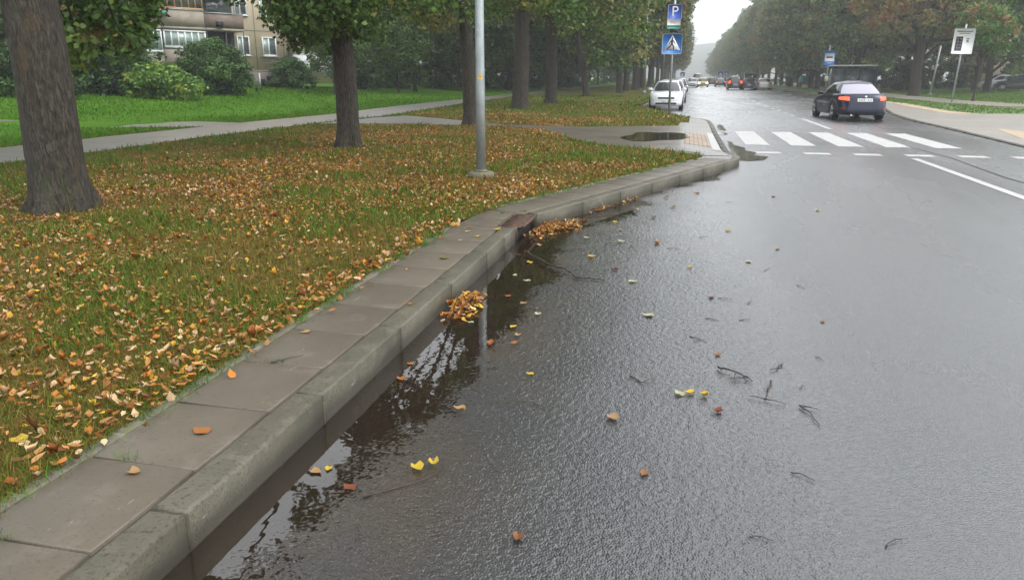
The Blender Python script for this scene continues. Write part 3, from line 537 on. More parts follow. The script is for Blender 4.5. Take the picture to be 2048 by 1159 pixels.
# twigs
def twig(pts,r0,label,group=None,side=()):
    mb=MB(); P=[]; 
    for a,b in zip(pts,pts[1:]):
        for t in np.linspace(0,1,5)[:-1]: P.append(np.array(a)*(1-t)+np.array(b)*t+np.array([jit(r0*.9),jit(r0*.9),jit(r0*.5)]))
    P.append(np.array(pts[-1])); o0=P[0].copy(); P=[p-o0 for p in P]; r0=r0*.75
    mb.tube(P,[r0*(1-.65*i/len(P))*random.uniform(.85,1.15) for i in range(len(P))],6)
    for (i,dx,dy,dz) in side:
        k=int(i*len(P)); k=min(k,len(P)-1); q=P[k]; mb.tube([q,q+np.array([dx*.5,dy*.5,dz+.004]),q+np.array([dx,dy,dz])],[r0*.6,r0*.45,r0*.25],5)
    o=mb.build('twig' if r0<.009 else 'fallen_branch',M['branch']); o.location=o0; tag(o,label,'twig' if r0<.009 else 'branch',group); return o
twig([(-1.36,6.52,.03),(-1.22,6.33,.03),(-1.10,6.12,.03),(-.93,6.0,.03),(-.82,5.80,.025),(-.70,5.74,.022),(-.55,5.72,.02)],.014,'long crooked broken branch lying from the puddle onto the asphalt',side=((.4,.08,.03,.01),(.7,.04,-.08,0),(.2,-.04,.06,.01)))
twig([(-.21,3.77,.018),(-.14,3.70,.02),(-.07,3.78,.03)],.005,'short bowed black twig on a small brown leaf in the road')
twig([(.25,4.0,.02),(.30,3.95,.035),(.38,3.92,.02),(.42,3.84,.02)],.008,'dark forked twig clump in the middle of the road',side=((.5,-.02,-.1,0),(.3,.1,-.1,0),(.8,-.1,-.03,0),(0,.02,-.06,0)))
twig([(.60,4.13,.02),(.57,4.07,.02),(.53,4.03,.02)],.007,'short thick twig stub above the forked clump')
twig([(.51,3.86,.02),(.49,3.74,.02),(.46,3.62,.02)],.007,'upright looking twig with a side shoot on the road',side=((.9,.1,-.04,0),(.9,-.07,.02,0)))
twig([(.62,3.58,.02),(.66,3.50,.02),(.68,3.36,.02)],.005,'thin forked twig farthest right of the twig group',side=((.1,.1,-.04,0),(.2,.05,.0,0)))
twig([(-.83,3.29,.016),(-.75,3.33,.018),(-.66,3.335,.018),(-.56,3.28,.016)],.004,'long hair thin twig lying level on the dark asphalt')
twig([(-1.99,3.22,.155),(-1.94,3.27,.158),(-1.885,3.35,.155)],.0045,'black twig resting across the joint of slab and kerb')
twig([(-1.12,2.36,.008),(-1.02,2.44,.010),(-.92,2.54,.014),(-.88,2.62,.014),(-.90,2.68,.012)],.005,'curved thin twig trailing into the puddle beside the yellow leaves')
twig([(-1.68,5.0,.155),(-1.62,5.0,.155)],.004,'tiny twig lying on top of the kerb by the near leaf heap')
twig([(-1.03,8.6,.02),(-.85,8.75,.02),(-.68,8.9,.02)],.006,'thin wet twig beyond the leaf heap in the gutter')
for k,(a,b,l) in enumerate([(.2,4.9,.1),(.42,4.9,.08),(.1,4.5,.12),(.12,4.4,.1),(.7,6.3,.15),(.3,5.4,.1),(.5,5.3,.08),(.65,3.8,.06),(.5,2.9,.1),(.3,2.4,.08),(.75,2.45,.09),(.55,9.9,.1),(-.1,7.0,.12),(-.6,7.5,.15),(-.7,7.1,.2),(-.45,6.9,.12),(.8,4.3,.07),(-1.05,2.15,.06),(.2,7.6,.1),(.9,5.9,.1)]):
    a2=jit(1.2); twig([(a,b,.017),(a+l*.5*math.cos(a2),b+l*.5*math.sin(a2)+.01,.02),(a+l*math.cos(a2),b+l*math.sin(a2),.017)],.0035,'small thin dark twig scattered on the wet asphalt','small twigs scattered on the road')
# ---------------- trees ----------------
GR=[(.045,.090,.014),(.066,.116,.020),(.092,.145,.028),(.035,.064,.014)]; MXD=GR+[(.18,.16,.04),(.19,.12,.04)]; RGT=[(.08,.125,.045),(.115,.165,.055),(.15,.19,.06),(.055,.09,.033),(.20,.19,.07),(.21,.14,.06)]; ORG=[(.24,.15,.06),(.27,.13,.06),(.13,.15,.05),(.20,.18,.07),(.08,.12,.035)]
FRS=[(.06,.14,.025),(.08,.17,.03),(.045,.11,.02),(.12,.17,.04)]
GAPS=[(862,702,66),(822,752,30),(675,885,56),(640,945,42),(522,1045,50),(462,1125,50),(720,830,20),(1000,552,9),(985,600,7),(900,665,14)]
def proj(P):
    p=R(15.80); w=R(12.79); f=np.array([-math.sin(w)*math.cos(p),math.cos(w)*math.cos(p),-math.sin(p)]); ri=np.array([math.cos(w),math.sin(w),0]); up=np.cross(ri,f); v=P-np.array([0,0,1.55]); c=v@f; c=np.where(np.abs(c)<.01,.01,c)
    return 1024+1500*(v@ri)/c,579.5-1500*(v@up)/c,c
def thin(V,Fq,col,loc):
    # openings in the canopy where the sky shows (seen mirrored in the gutter water)
    k=Fq.shape[1]; Cn=V[Fq[:,0]]+np.array(loc); x,y,c=proj(Cn*np.array([1,1,-1])); q=np.full(len(Cn),-9.)
    for gx,gy,gr in GAPS: q=np.maximum(q,1-np.hypot(x-gx,y-gy)/gr)
    kill=(c>0)&(q+(vn(x,y,.055,91)-.5)*.6+(vn(x,y,.16,92)-.5)*.5>-.04); Fq=Fq[~kill]; return V,Fq,col[~kill]
def crownmesh(name,C,rad,per,size,palette,p,seed,flat=.75,fine=False,shape=.9):
    r=np.random.default_rng(seed); C=np.asarray(C,float); nc=len(C); rad=np.broadcast_to(rad,(nc,)); idx=np.repeat(np.arange(nc),per); n=len(idx)
    d=r.normal(size=(n,3)); d/=np.linalg.norm(d,axis=1)[:,None]; rr=rad[idx]*r.random(n)**.45; P=C[idx]+d*rr[:,None]*np.array([1,1,flat])
    pc=np.array(palette)[r.choice(len(palette),nc,p=np.array(p)/sum(p))]; mixr=r.random((n,1)); c2=np.array(palette)[r.choice(len(palette),n,p=np.array(p)/sum(p))]; col=np.where(mixr<.62,pc[idx],c2)*r.uniform(.7,1.5,(n,1))*1.15
    # leaf normals lean outwards/up
    nrm=d*.7+r.normal(size=(n,3))*.6+np.array([0,0,.5]); nrm/=np.linalg.norm(nrm,axis=1)[:,None]
    a=np.cross(nrm,r.normal(size=(n,3))); a/=np.linalg.norm(a,axis=1)[:,None]; b=np.cross(nrm,a); s=(size*r.uniform(.6,1.3,n))[:,None]
    if fine:
        K=[(0,-.5),(.42,-.2),(.40,.2),(0,.55),(-.40,.2),(-.42,-.2)]
    else: K=[(0,-.5),(.42,-.05),(0,.55),(-.42,.05)]
    V=np.stack([P+a*s*(u*shape)+b*s*v+(nrm*s*(.12 if abs(u)>0 else -.05)) for u,v in K],1).reshape(-1,3); k=len(K)
    Fq=(np.arange(n)*k)[:,None]+np.arange(k)[None,:]
    return V,Fq,col
def crownpts(r,n,cx,cy,cz,rx,rz,shell=.55,bottom=-.85,taper=.25):
    P=[]
    while len(P)<n:
        d=r.normal(size=3); d/=np.linalg.norm(d)
        if d[2]<bottom: continue
        q=shell+(1-shell)*r.random()**.6; k=1-taper*max(d[2],0); P.append((cx+d[0]*rx*q*k*r.uniform(.82,1.12),cy+d[1]*rx*q*k*r.uniform(.82,1.12),cz+d[2]*rz*q*r.uniform(.9,1.08)))
    return P
def trunkmesh(mb,h,r0,r,lean=(0,0),flare=.6,n=24,lobes=5,seg=26,bark=.02,z0=-.15):
    ph=r.random(4)*6.28; V=[]
    zs=np.concatenate([np.linspace(z0,.6,8)[:-1],np.linspace(.6,h,seg-7)])
    for z in zs:
        t=max(z,0)/h; rad=r0*.88*(1-.40*t); fl=flare*1.05*math.exp(-max(z,0)/.17)
        for k in range(n):
            a=2*math.pi*k/n; q=rad*(1+fl*(.55+.45*math.cos(lobes*a+ph[0])+.2*math.cos((lobes-2)*a+ph[1])))*(1+bark*2*math.sin(9*a+ph[2]+z*1.3)+bark*r.normal())
            V.append((q*math.cos(a)+lean[0]*z+.05*math.sin(z*.8+ph[3]),q*math.sin(a)+lean[1]*z,z))
    F=[(i*n+k,i*n+(k+1)%n,(i+1)*n+(k+1)%n,(i+1)*n+k) for i in range(len(zs)-1) for k in range(n)]
    F.append(tuple(range((len(zs)-1)*n,len(zs)*n))); mb.add(V,F)
def maketree(name,loc,height,cb,rx,r0,label,seed,palette=MXD,p=None,nc=150,per=90,size=.3,extra=None,exper=160,exsize=.1,exrad=.45,group=None,lean=(0,0),fine=False,cat='tree',bark='bark',twigs=14,bottom=-.85,crad=(.7,1.25),lown=0):
    r=np.random.default_rng(seed); root=empty(name,loc,0,label,cat,group); p=p or [1]*len(palette)
    mb=MB(); th=height*.62; trunkmesh(mb,th,r0,r,lean,n=28 if r0>.2 else 14)
    cz=(height+cb)/2; cx,cy=lean[0]*cz,lean[1]*cz; C=crownpts(r,nc,cx,cy,cz,rx,(height-cb)/2,bottom=bottom)
    for k in range(twigs):
        c=np.array(C[r.integers(nc)]); zb=r.uniform(max(cb*.8,2.0) if cb>1 else cb+.3,th*.95); s0=np.array([lean[0]*zb,lean[1]*zb,zb]); m_=s0*.45+c*.55+np.array([0,0,-.3]); mb.tube([s0,m_,c],[r0*.38*(1-.5*zb/height),r0*.2,.02],7)
    V,Fq,col=crownmesh('crown',C,r.uniform(*crad,nc),per,size,palette,p,seed+1)
    parts=[(V,Fq,col)]
    if extra is not None and len(extra):
        E=np.array(extra,float)-np.array(loc); V2,F2,c2=crownmesh('crown',E,exrad,exper,exsize,palette,p,seed+2,fine=False)
        parts.append((V2,F2,c2))
        for e in E[::2]:
            zb=e[2]+1.6+r.random(); s0=np.array([lean[0]*zb,lean[1]*zb,zb]); mb.tube([s0,(s0+e)/2+np.array([0,0,.5]),e+np.array([0,0,.1])],[.05,.03,.01],6)
    mb.build('trunk',M[bark],root,smooth=True)
    if loc[1]<60: parts=[(*thin(v,f,c,loc),) for v,f,c in parts]
    off=0; Vs=[];Fs=[];Cs=[]
    for v,f,c in parts: Vs.append(v);Fs.append(f+off);Cs.append(c);off+=len(v)
    mesh_np('crown',np.concatenate(Vs),np.concatenate(Fs),M['leaf'],tint=np.concatenate(Cs),parent=root); return root
def copytree(src,loc,rz,sc,label,group):
    c=src.copy(); COL.objects.link(c); c.location=loc; c.rotation_euler=(0,0,rz); c.scale=sc; c['label']=label
    if group: c['group']=group
    elif 'group' in c: del c['group']
    for ch in list(src.children):
        k=ch.copy(); COL.objects.link(k); k.parent=c
    return c
ORD=['zeroth','first','second','third','fourth','fifth','sixth','seventh','eighth','ninth','tenth','eleventh','twelfth','thirteenth','fourteenth','fifteenth','sixteenth','seventeenth','eighteenth','nineteenth','twentieth']
def at(x,y,Y,z=None):  # design-time lookup used for hanging boughs: a point at world depth Y
    p=R(15.80); w=R(12.79); f=np.array([-math.sin(w)*math.cos(p),math.cos(w)*math.cos(p),-math.sin(p)]); ri=np.array([math.cos(w),math.sin(w),0]); up=np.cross(ri,f); d=f*1500+ri*(x-1024)+up*(579.5-y); t=Y/d[1]; return (d[0]*t,Y,1.55+d[2]*t)
def boughs(poly,Y0,Y1,n,seed):
    r=np.random.default_rng(seed); out=[]; xs=[q[0] for q in poly]; ys_=[q[1] for q in poly]
    while len(out)<n:
        x=r.uniform(min(xs),max(xs)); y=r.uniform(min(ys_),max(ys_))
        if inpoly(np.array([x]),np.array([y]),poly)[0]: out.append(at(x,y,r.uniform(Y0,Y1)))
    return out
ex1=boughs([(110,-300),(330,-300),(300,10),(290,60),(280,100),(240,115),(200,70),(175,120),(120,125)],9.5,12.5,70,1)
maketree('avenue_tree',(-6.7,6.95,.15),17,4.6,5.5,.315,'massive rough barked tree at the left edge with a flared root foot',11,MXD,[4,4,3,3,1.2,.4],nc=200,per=110,size=.24,extra=ex1,exper=150,exsize=.105,exrad=.36,lean=(-.012,0),bottom=-.5)
ex2=boughs([(430,-200),(900,-200),(900,5),(870,30),(830,45),(760,70),(700,60),(640,110),(610,95),(590,60),(570,40),(520,25),(470,5),(430,-30)],12.8,17,120,2)+boughs([(560,0),(640,0),(640,95),(580,90)],14,15,14,3)
maketree('avenue_tree',(-6.88,14.75,.15),17,4.4,6,.255,'dark upright tree with low leafy boughs left of the lamp post',12,MXD,[4,4,3,4,.8,.2],nc=190,per=100,size=.25,extra=ex2,exper=150,exsize=.10,exrad=.42,bottom=-.5)
ex3=boughs([(700,-150),(1150,-150),(1150,5),(1100,25),(960,20),(900,60),(850,40),(700,10)],20,26,70,4)
maketree('avenue_tree',(-6.5,22.65,.15),17,4.8,5.6,.24,'slim dark tree just left of the steel lamp post',13,MXD,[4,4,3,4,1.5,.3],nc=180,per=100,size=.26,extra=ex3,exper=130,exsize=.13,exrad=.6,bottom=-.5)
ex4=boughs([(980,-60),(1330,-60),(1330,20),(1290,60),(1230,70),(1150,80),(1120,30),(1080,10),(980,20)],33,45,70,5)
maketree('avenue_tree',(-7.52,34.9,.15),17,5.5,6,.42,'stout tree with wide root flare right of the lamp post',14,MXD,[4,4,3,3,1.5,1],nc=180,per=100,size=.28,extra=ex4,exper=110,exsize=.2,exrad=.9,bottom=-.6)
t5=maketree('avenue_tree',(-7.5,42.7,.15),17.5,5.2,6.3,.36,'straight dark tree standing close behind the stout flared one',15,MXD,[4,4,3,3,2,1.4],nc=190,per=100,size=.3,bottom=-.7)
ex6=boughs([(1150,20),(1290,10),(1310,80),(1270,130),(1200,125),(1150,100)],58,66,40,6)
t6=maketree('avenue_tree',(-7.55,59.06,.15),17,4.2,6.5,.30,'tree with a trunk leaning left beside the walkers',16,MXD,[4,4,3,3,1.5,1],nc=180,per=100,size=.32,extra=ex6,exper=90,exsize=.3,exrad=1.1,lean=(-.16,0))
t7=maketree('avenue_tree',(-6.3,73,.15),16.5,3.4,6.6,.36,'green avenue tree behind the leaning one with low foliage over the bay',17,MXD,[4,4,3,3,2,1.6],nc=190,per=100,size=.34)
t8=maketree('avenue_tree',(-6.6,84.2,.15),17,3.6,6.4,.34,'autumn tinged avenue tree above the second lamp post',18,MXD,[3,3,3,3,3,2.5],nc=190,per=90,size=.36)
src=[t5,t7,t8]; yv=92
for k in range(24):
    lab=(f'{ORD[k+6]} left avenue tree counted from the massive rough barked one nearest' if k+6<=20 else 'far left avenue tree fading into haze where the row closes up'); copytree(src[k%3],(-6.4+jit(.3),yv,.15),jit(3),(1,1,random.uniform(.95,1.08)),lab,'avenue trees left of the road' if k+6>20 else None); yv+=8.5+k*.35
# right avenue
r1=maketree('avenue_tree',(17.96,68.8,.1),16,3.2,6.2,.48,'broad orange tinged tree with bare forked limbs beside the bus shelter',31,ORG,[3,2.2,3,3,3],nc=200,per=90,size=.28,crad=(.6,1.1),twigs=26,lown=0)
r2=maketree('avenue_tree',(17.2,88,.1),18.5,1.3,6.4,.36,'dark green avenue tree behind the bus shelter',32,RGT,[3,4,3,3,1.6,.6],nc=210,per=90,size=.36)
r3=maketree('avenue_tree',(17.0,99,.1),19,1.0,6.6,.34,'second green tree behind the bus shelter',33,RGT,[4,5,4,3,1.0,.3],nc=210,per=90,size=.38)
yv=108
for k in range(34):
    n_=ORD[min(k+1,20)]; lab=f'{n_} tree of the right avenue row after the bus stop' if k<20 else 'hazy far tree in the right avenue row'
    copytree((r2,r3,r2,r3,r1)[k%5],(16.6+jit(.4),yv,.1),jit(3),(1,1,random.uniform(.97,1.12)),lab,None if k<20 else 'far trees right of the road'); yv+=8.5+k*.3
M3=[]
for k,(x,y,s) in enumerate([(27,80,1),(30,92,1.1),(50,114,1),(66,112,1.15),(26,104,1.1),(52,92,1),(60,104,1.2),(35,112,1.1),(70,96,1.1),(25,125,1.1),(45,122,1.2),(26,145,1.1),(80,110,1.2),(95,120,1.2),(60,125,1.2),(110,100,1.2),(90,90,1.1)]):
    copytree((r3,r2,r1)[k%3],(x,y,.3),jit(3),(s,s,s*random.uniform(.95,1.1)),f'background tree on the right verge, {ORD[k+1]} of the clump behind the parked cars','background trees behind the right verge')
t_=maketree('young_tree',(17.5,53.8,.1),6.2,2.6,1.7,.085,'slender young tree on the grass right of the white notice board',35,FRS+ORG[:2],[3,2,3,1,1,1],nc=60,per=60,size=.17,crad=(.35,.6),twigs=8,group=None)
maketree('young_tree',(23.2,58,.15),9.5,3.6,2.8,.11,'fresh green tree at the right edge of the picture',36,FRS,None,nc=110,per=80,size=.2,crad=(.5,.8),twigs=8)
maketree('young_tree',(16.3,72.5,.1),3.6,1.6,.6,.05,'tiny staked tree between shelter and broad orange tree',37,FRS,None,nc=16,per=40,size=.14,crad=(.2,.35),twigs=3)
# left background wood and shrubs
b1=maketree('background_tree',(-22.5,62,.5),10.5,1.4,4.2,.16,'mid green understorey tree beyond the lawn between the dark trunks',51,GR+[(.10,.12,.03)],[3,3,3,3,1.5],nc=190,per=90,size=.26,crad=(.6,1.1),bark='bark2')
b2=maketree('background_tree',(-19,82,.3),12,1.2,4.8,.18,'dense understorey tree behind the footpath',52,GR,None,nc=200,per=90,size=.3,bark='bark2')
b3=maketree('background_tree',(-24.5,52,.6),7.0,1.3,2.5,.10,'slim multi stemmed tree at the corner of the apartment block',53,GR,None,nc=90,per=80,size=.2,crad=(.45,.8),bark='bark2')
spots=[(-27,70,1.1),(-20,72,.95),(-24,80,1.1),(-17.5,92,1),(-22,95,1.2),(-28,90,1.2),(-33,82,1.2),(-18,105,1.1),(-24,112,1.2),(-17.8,120,1.1),(-19,138,1.2),(-18,158,1.2),(-30,108,1.3),(-22,150,1.3),(-19,180,1.3),(-20,205,1.4),(-28,130,1.4),(-20,235,1.4),(-20,270,1.5)]
for k,(x,y,s) in enumerate(spots):
    copytree((b1,b2)[k%2],(x,y,float(tz(x,y))),jit(3),(s,s,s),f'{ORD[k+1]} tree of the dim wood beyond the footpath, counted away from the building','wood beyond the left footpath')
for k,(x,y,s) in enumerate([(-23.2,48.3,.75),(-21.8,56.5,.9)]): copytree(b3,(x,y,float(tz(x,y))),jit(3),(s,s,s),('thin dark tree in front of the white ground floor extension','thin forked tree on the lawn behind the second avenue tree')[k],None)
for k,(x,y,s) in enumerate([(-31,27.5,1.0),(-34,30.5,1.1),(-34,23.5,1.0),(-29.4,33.5,.85),(-38,38,1.3)]): copytree((b3,b2,b3,b3,b2)[k],(x,y,float(tz(x,y))),jit(3),(s,s,s*.9),f'dark tree {["straight behind","left of","farthest left of","just right of","high behind"][k]} the massive near trunk, before the building',None)
def shrub(loc,rx,ry,h,label,seed,palette,nc=90,per=80,size=.14,p=None,group=None,stems=True):
    r=np.random.default_rng(seed); root=empty('shrub',loc,0,label,'shrub',group); C=[]
    while len(C)<nc:
        a=r.uniform(0,6.28); e=r.random()**.7; q=r.uniform(.55,1)**.5; C.append((rx*q*math.cos(a)*math.cos(e*1.4)*r.uniform(.85,1.1),ry*q*math.sin(a)*math.cos(e*1.4)*r.uniform(.85,1.1),.12+h*.9*math.sin(e*1.45)*q*r.uniform(.8,1.08)))
    C+= [(rx*.5*r.normal()*.6,ry*.5*r.normal()*.6,h*.35*r.random()) for _ in range(nc//3)]
    C=np.array(C); V,Fq,col=crownmesh('foliage',C,r.uniform(.2,.42,len(C))*min(1.3,max(rx,.8)/1.6),per,size,palette,p or [1]*len(palette),seed+1)
    mesh_np('foliage',V,Fq,M['leaf'],tint=col,parent=root); mb=MB()
    for k in range(7): a=r.uniform(0,6.28); mb.tube([(.1*math.cos(a),.1*math.sin(a),-.1),(rx*.3*math.cos(a),ry*.3*math.sin(a),h*.5),(rx*.55*math.cos(a),ry*.55*math.sin(a),h*.8)],[.03,.02,.008],6)
    mb.build('stem',M['bark2'],root); return root
def zt(x,y): return float(tz(x,y))
DKS=[(.04,.085,.02),(.06,.125,.03),(.085,.16,.035)]
shrub((-26.6,39.6,zt(-26.6,39.6)),2.5,2.4,3.0,'large round dark green shrub in front of the balconies',61,DKS,nc=150,per=100,size=.15)
shrub((-25.2,33.2,zt(-25,33)),2.05,1.5,1.5,'low bright yellow green shrub at the edge of the lawn',62,[(.10,.20,.03),(.16,.25,.035),(.07,.15,.03),(.25,.26,.04)],nc=80,per=75,size=.17,p=[4,3,3,.8])
shrub((-28.2,33.5,.72),2.3,1.8,3.0,'dim dark shrub behind the bright low one',63,DKS[:2]+[(.02,.04,.012)],nc=110,per=90,size=.15)
shrub((-27.6,28.6,.7),2.0,1.5,2.6,'shadowy shrub right beside the massive near trunk',64,DKS[:2]+[(.02,.04,.012)],nc=90,per=90,size=.15)
shrub((-30.0,26.2,.8),2.4,2,3.2,'shadowy shrub half hidden behind the massive near trunk',65,DKS[:2],nc=90,per=90,size=.15)
shrub((-34.5,27.5,.9),3,2,4.0,'blue green bush at the far left edge of the picture',66,DKS,nc=90,per=90,size=.18)
shrub((-28.4,35.6,.75),1.9,1.9,4.6,'tall leafy shrub reaching up to the glazed balcony',67,[(.05,.12,.03),(.07,.15,.04),(.04,.09,.03)],nc=100,per=90,size=.15)
shrub((-29.0,53.2,.8),1.7,1.5,2.4,'rounded shrub at the foot of the white ground floor extension',68,[(.09,.16,.055),(.11,.19,.06)],nc=80,per=80,size=.15)
for k,(x,y,rx,h) in enumerate([(-26.5,60,1.8,2.6),(-25.6,67,2.2,3.2),(-24,74,2.5,3.4),(-21.5,79,2.4,3.0),(-20.5,86,2.6,3.4),(-19.5,94,2.8,3.2),(-18.8,103,3,3.4),(-18.5,113,3,3.2),(-19,125,3.2,3.6),(-20,140,3.6,4),(-24,160,4,4.5),(-32,175,4,5),(-19,175,4,4),(-28,200,5,5),(-42,190,5,6),(-20,215,4,4),(-20,260,5,5)]):
    shrub((x,y,zt(x,y)),rx,2,h,f'{ORD[k+1]} dark bush of the hedge line behind the lawn, counted from the building','' or 70+k,DKS,nc=80,per=70,size=.22,group='hedge line behind the lawn')
for k,(x,y,rx,h) in enumerate([(24,96,3,3.2),(30,100,3.2,3.6),(22.5,108,3,3.2),(37,98,3.4,3.8),(45,96,3.4,3.6),(22,120,3.2,3.4),(21.5,135,3.4,3.4),(54,98,3.6,4),(64,98,3.8,4),(75,100,4,4.2),(21.5,155,3.6,3.6),(86,100,4,4),(21.5,180,4,4),(30,118,4,4)]):
    shrub((x,y,.3),rx,2,h,f'{ORD[k+1]} dark bush of the undergrowth behind the bus shelter side','' or 90+k,[(.04,.075,.02),(.05,.09,.025),(.07,.11,.03)],nc=80,per=70,size=.24,group='undergrowth on the right side')
# ---------------- apartment building ----------------
M['panel']=mat('cream_render',(.72,.60,.45),.8,noise=[(.7,(.66,.55,.41),.4,.65),(6,(.75,.64,.49),.5,.7),(1.8,(.56,.47,.36),.62,.72)],bump=(60,.3,.01),stretch=(1,1,.4))
M['plinth']=mat('grey_plinth',(.20,.175,.155),.85,noise=[(2,(.14,.125,.11),.4,.65)],bump=(50,.4,.01))
M['balc']=mat('balcony_concrete',(.32,.28,.23),.85,noise=[(1.5,(.24,.21,.17),.4,.65)]); M['balc2']=mat('balcony_brown_panel',(.16,.12,.10),.8,noise=[(2,(.20,.16,.13),.4,.65)])
M['pvc']=mat('white_pvc',(.66,.68,.70),.35); M['glass']=mat('window_glass',(.05,.065,.07),.08,spec=.8,noise=[(1.5,(.10,.12,.12),.4,.7)]); M['blind']=mat('blind_glass',(.22,.29,.28),.15,spec=.7,noise=[(1,(.28,.34,.32),.4,.7)])
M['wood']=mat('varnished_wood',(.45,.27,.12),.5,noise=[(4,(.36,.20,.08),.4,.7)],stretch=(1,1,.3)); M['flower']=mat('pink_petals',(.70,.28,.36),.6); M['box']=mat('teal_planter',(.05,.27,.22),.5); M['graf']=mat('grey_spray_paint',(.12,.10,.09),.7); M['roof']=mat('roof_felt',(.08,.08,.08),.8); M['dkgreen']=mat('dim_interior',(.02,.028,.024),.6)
BA=R(32); BO=np.array([-31.6,51.5,0]); bld=empty('apartment_building',(BO[0],BO[1],.87),R(90)-BA,'cream panel apartment block with balconies behind the lawn','building')
# local frame: x along the facade (away), y = -outward, so the facade faces local -y
def bpart(mb,name,m,parent=None,smooth=False): return mb.build(name,m,parent or bld,smooth)
G=-.87
mb=MB(); mb.box((-10.1,6.0,8.2+G),(28.0,12,13.0)); bpart(mb,'wall',M['panel'])
mb=MB(); 
for z in (2.02,4.85,7.55,10.2): mb.box((1.7,-.015,z+G),(4.4,.03,.05))
for x in (.88,3.10): mb.box((x,-.012,8+G),(.04,.025,12))
mb.box((3.5,-.06,8.0+G),(.16,.12,12.4)); bpart(mb,'panel_joint',M['balc'])
mb=MB(); mb.box((-10.1,5.9,1.2+G),(28.1,11.86,1.5)); bpart(mb,'plinth',M['plinth'])
mb=MB(); mb.box((.92,-.06,1.3+G),(.09,.06,1.1)); bpart(mb,'drainpipe',M['pvc'])
for (x,w,z,h) in ((-.24,.82,1.52,.28),(1.92,.82,1.52,.28),(1.18,.30,1.2,.45)):
    mb=MB(); mb.box((x,-.045,z+G),(w,.03,h)); bpart(mb,'basement_vent',M['dark'])
def window(x,z,w,h,blindleft=False):
    f=MB(); 
    for sx in (-1,1): f.box((x+sx*(w/2-.04),-.03,z+G),(.08,.08,h))
    for sz in (-1,1): f.box((x,-.031,z+G+sz*(h/2-.04)),(w-.16,.08,.08))
    f.box((x-.05,-.031,z+G),(.1,.075,h-.16)); fo=bpart(f,'window',M['pvc'])
    p=MB(); p.box((x,-.012,z+G),(w-.12,.02,h-.12)); po=p.build('pane',M['glass'],fo)
    b=MB(); b.box((x-w*.25-.02,-.024,z+G),(w*.42,.012,h-.2)) ; b.build('blind',M['blind'],fo)
    s=MB(); s.box((x,-.09,z+G-h/2-.03),(w+.12,.2,.05)); s.build('sill',M['pvc'],fo)
    return fo
for z in (3.75,6.5,9.2): window(-.10,z,.95,1.32); window(1.93,z,1.12,1.32)
for x in (-14.2,-16.6,-19): 
    for z in (3.75,6.5): window(x,z,1.2,1.3)
# graffiti scribble
def stroke(mb,pts,w=.035):
    for a,b in zip(pts,pts[1:]):
        a=np.array(a);b=np.array(b);d=b-a;d/=np.linalg.norm(d)+1e-9;n=np.array([-d[1],d[0]])*w/2; mb.add([(a[0]-n[0],-.004,a[1]-n[1]),(b[0]-n[0],-.004,b[1]-n[1]),(b[0]+n[0],-.004,b[1]+n[1]),(a[0]+n[0],-.004,a[1]+n[1])],[(0,1,2,3)])
mb=MB(); gz=2.55+G
stroke(mb,[(1.35,gz+.20),(1.6,gz+.24),(1.85,gz+.26),(1.95,gz+.30)],.03)
stroke(mb,[(1.38,gz+.13),(1.55,gz+.16),(1.72,gz+.12),(2.05,gz+.2)],.03)
for k in range(5):
    x0=1.42+k*.16; stroke(mb,[(x0,gz+.05),(x0+.08,gz-.04-.02*k%2),(x0+.02,gz-.13),(x0+.12,gz-.16+.03*(k%2)),(x0+.13,gz+.02)],.03)
stroke(mb,[(1.44,gz-.2),(1.5,gz-.32),(1.7,gz-.28),(1.95,gz-.2),(2.2,gz-.02),(2.1,gz+.08)],.03); bpart(mb,'graffiti',M['graf'])
mb=MB(); stroke(mb,[(2.86,2.72+G),(2.84,2.5+G),(2.9,2.38+G)],.05); M['red']=mat('faded_red_paint',(.45,.12,.09),.7); bpart(mb,'graffiti',M['red'])
# balconies left of the cream bay
def balcony(x0,x1,z,depth,pm,ph=1.05,glaz=None,post=True):
    xc=(x0+x1)/2; w=x1-x0; sl_=MB(); sl_.box((xc,-depth/2,z+G),(w,depth,.16)); b=bpart(sl_,'balcony',M['balc'])
    p=MB(); p.box((xc,-depth+.03,z+G+.08+ph/2),(w,.06,ph-.02)); p.box((x1-.03,-depth/2,z+G+.08+ph/2),(.06,depth-.08,ph-.03)); p.box((x0+.03,-depth/2,z+G+.08+ph/2),(.06,depth-.08,ph-.03)); p.build('parapet',pm,b)
    r=MB(); r.box((xc,-depth,z+G+ph+.12),(w+.04,.10,.06)); r.build('rail',M['galv'],b)
    if glaz:
        fr=MB(); top=z+G+2.55; zb=z+G+ph+.16; n=6
        for k in range(n+1): fr.box((x0+.05+(w-.1)*k/n,-depth+.03,(top+zb)/2),(.09,.07,top-zb))
        fr.box((xc,-depth+.03,zb+.04),(w-.01,.075,.1)); fr.box((xc,-depth+.03,top-.05),(w-.01,.075,.1)); g=fr.build('glazing_frame',glaz,b)
        gl=MB(); gl.box((xc,-depth+.05,(top+zb)/2),(w-.1,.02,top-zb-.1)); gl.build('pane',M['blind'] if glaz is M['pvc'] else M['glass'],g)
    return b
balcony(-6.2,-3.35,4.72,1.25,M['balc'],1.05,M['wood']); balcony(-6.2,-3.35,7.42,1.25,M['balc'],1.05,M['wood']); balcony(-6.2,-3.35,2.02,1.25,M['balc'],1.3,M['pvc'])
ob=balcony(-3.30,-.55,4.72,1.25,M['balc2'],.95); balcony(-3.30,-.55,7.42,1.25,M['balc2'],.95)
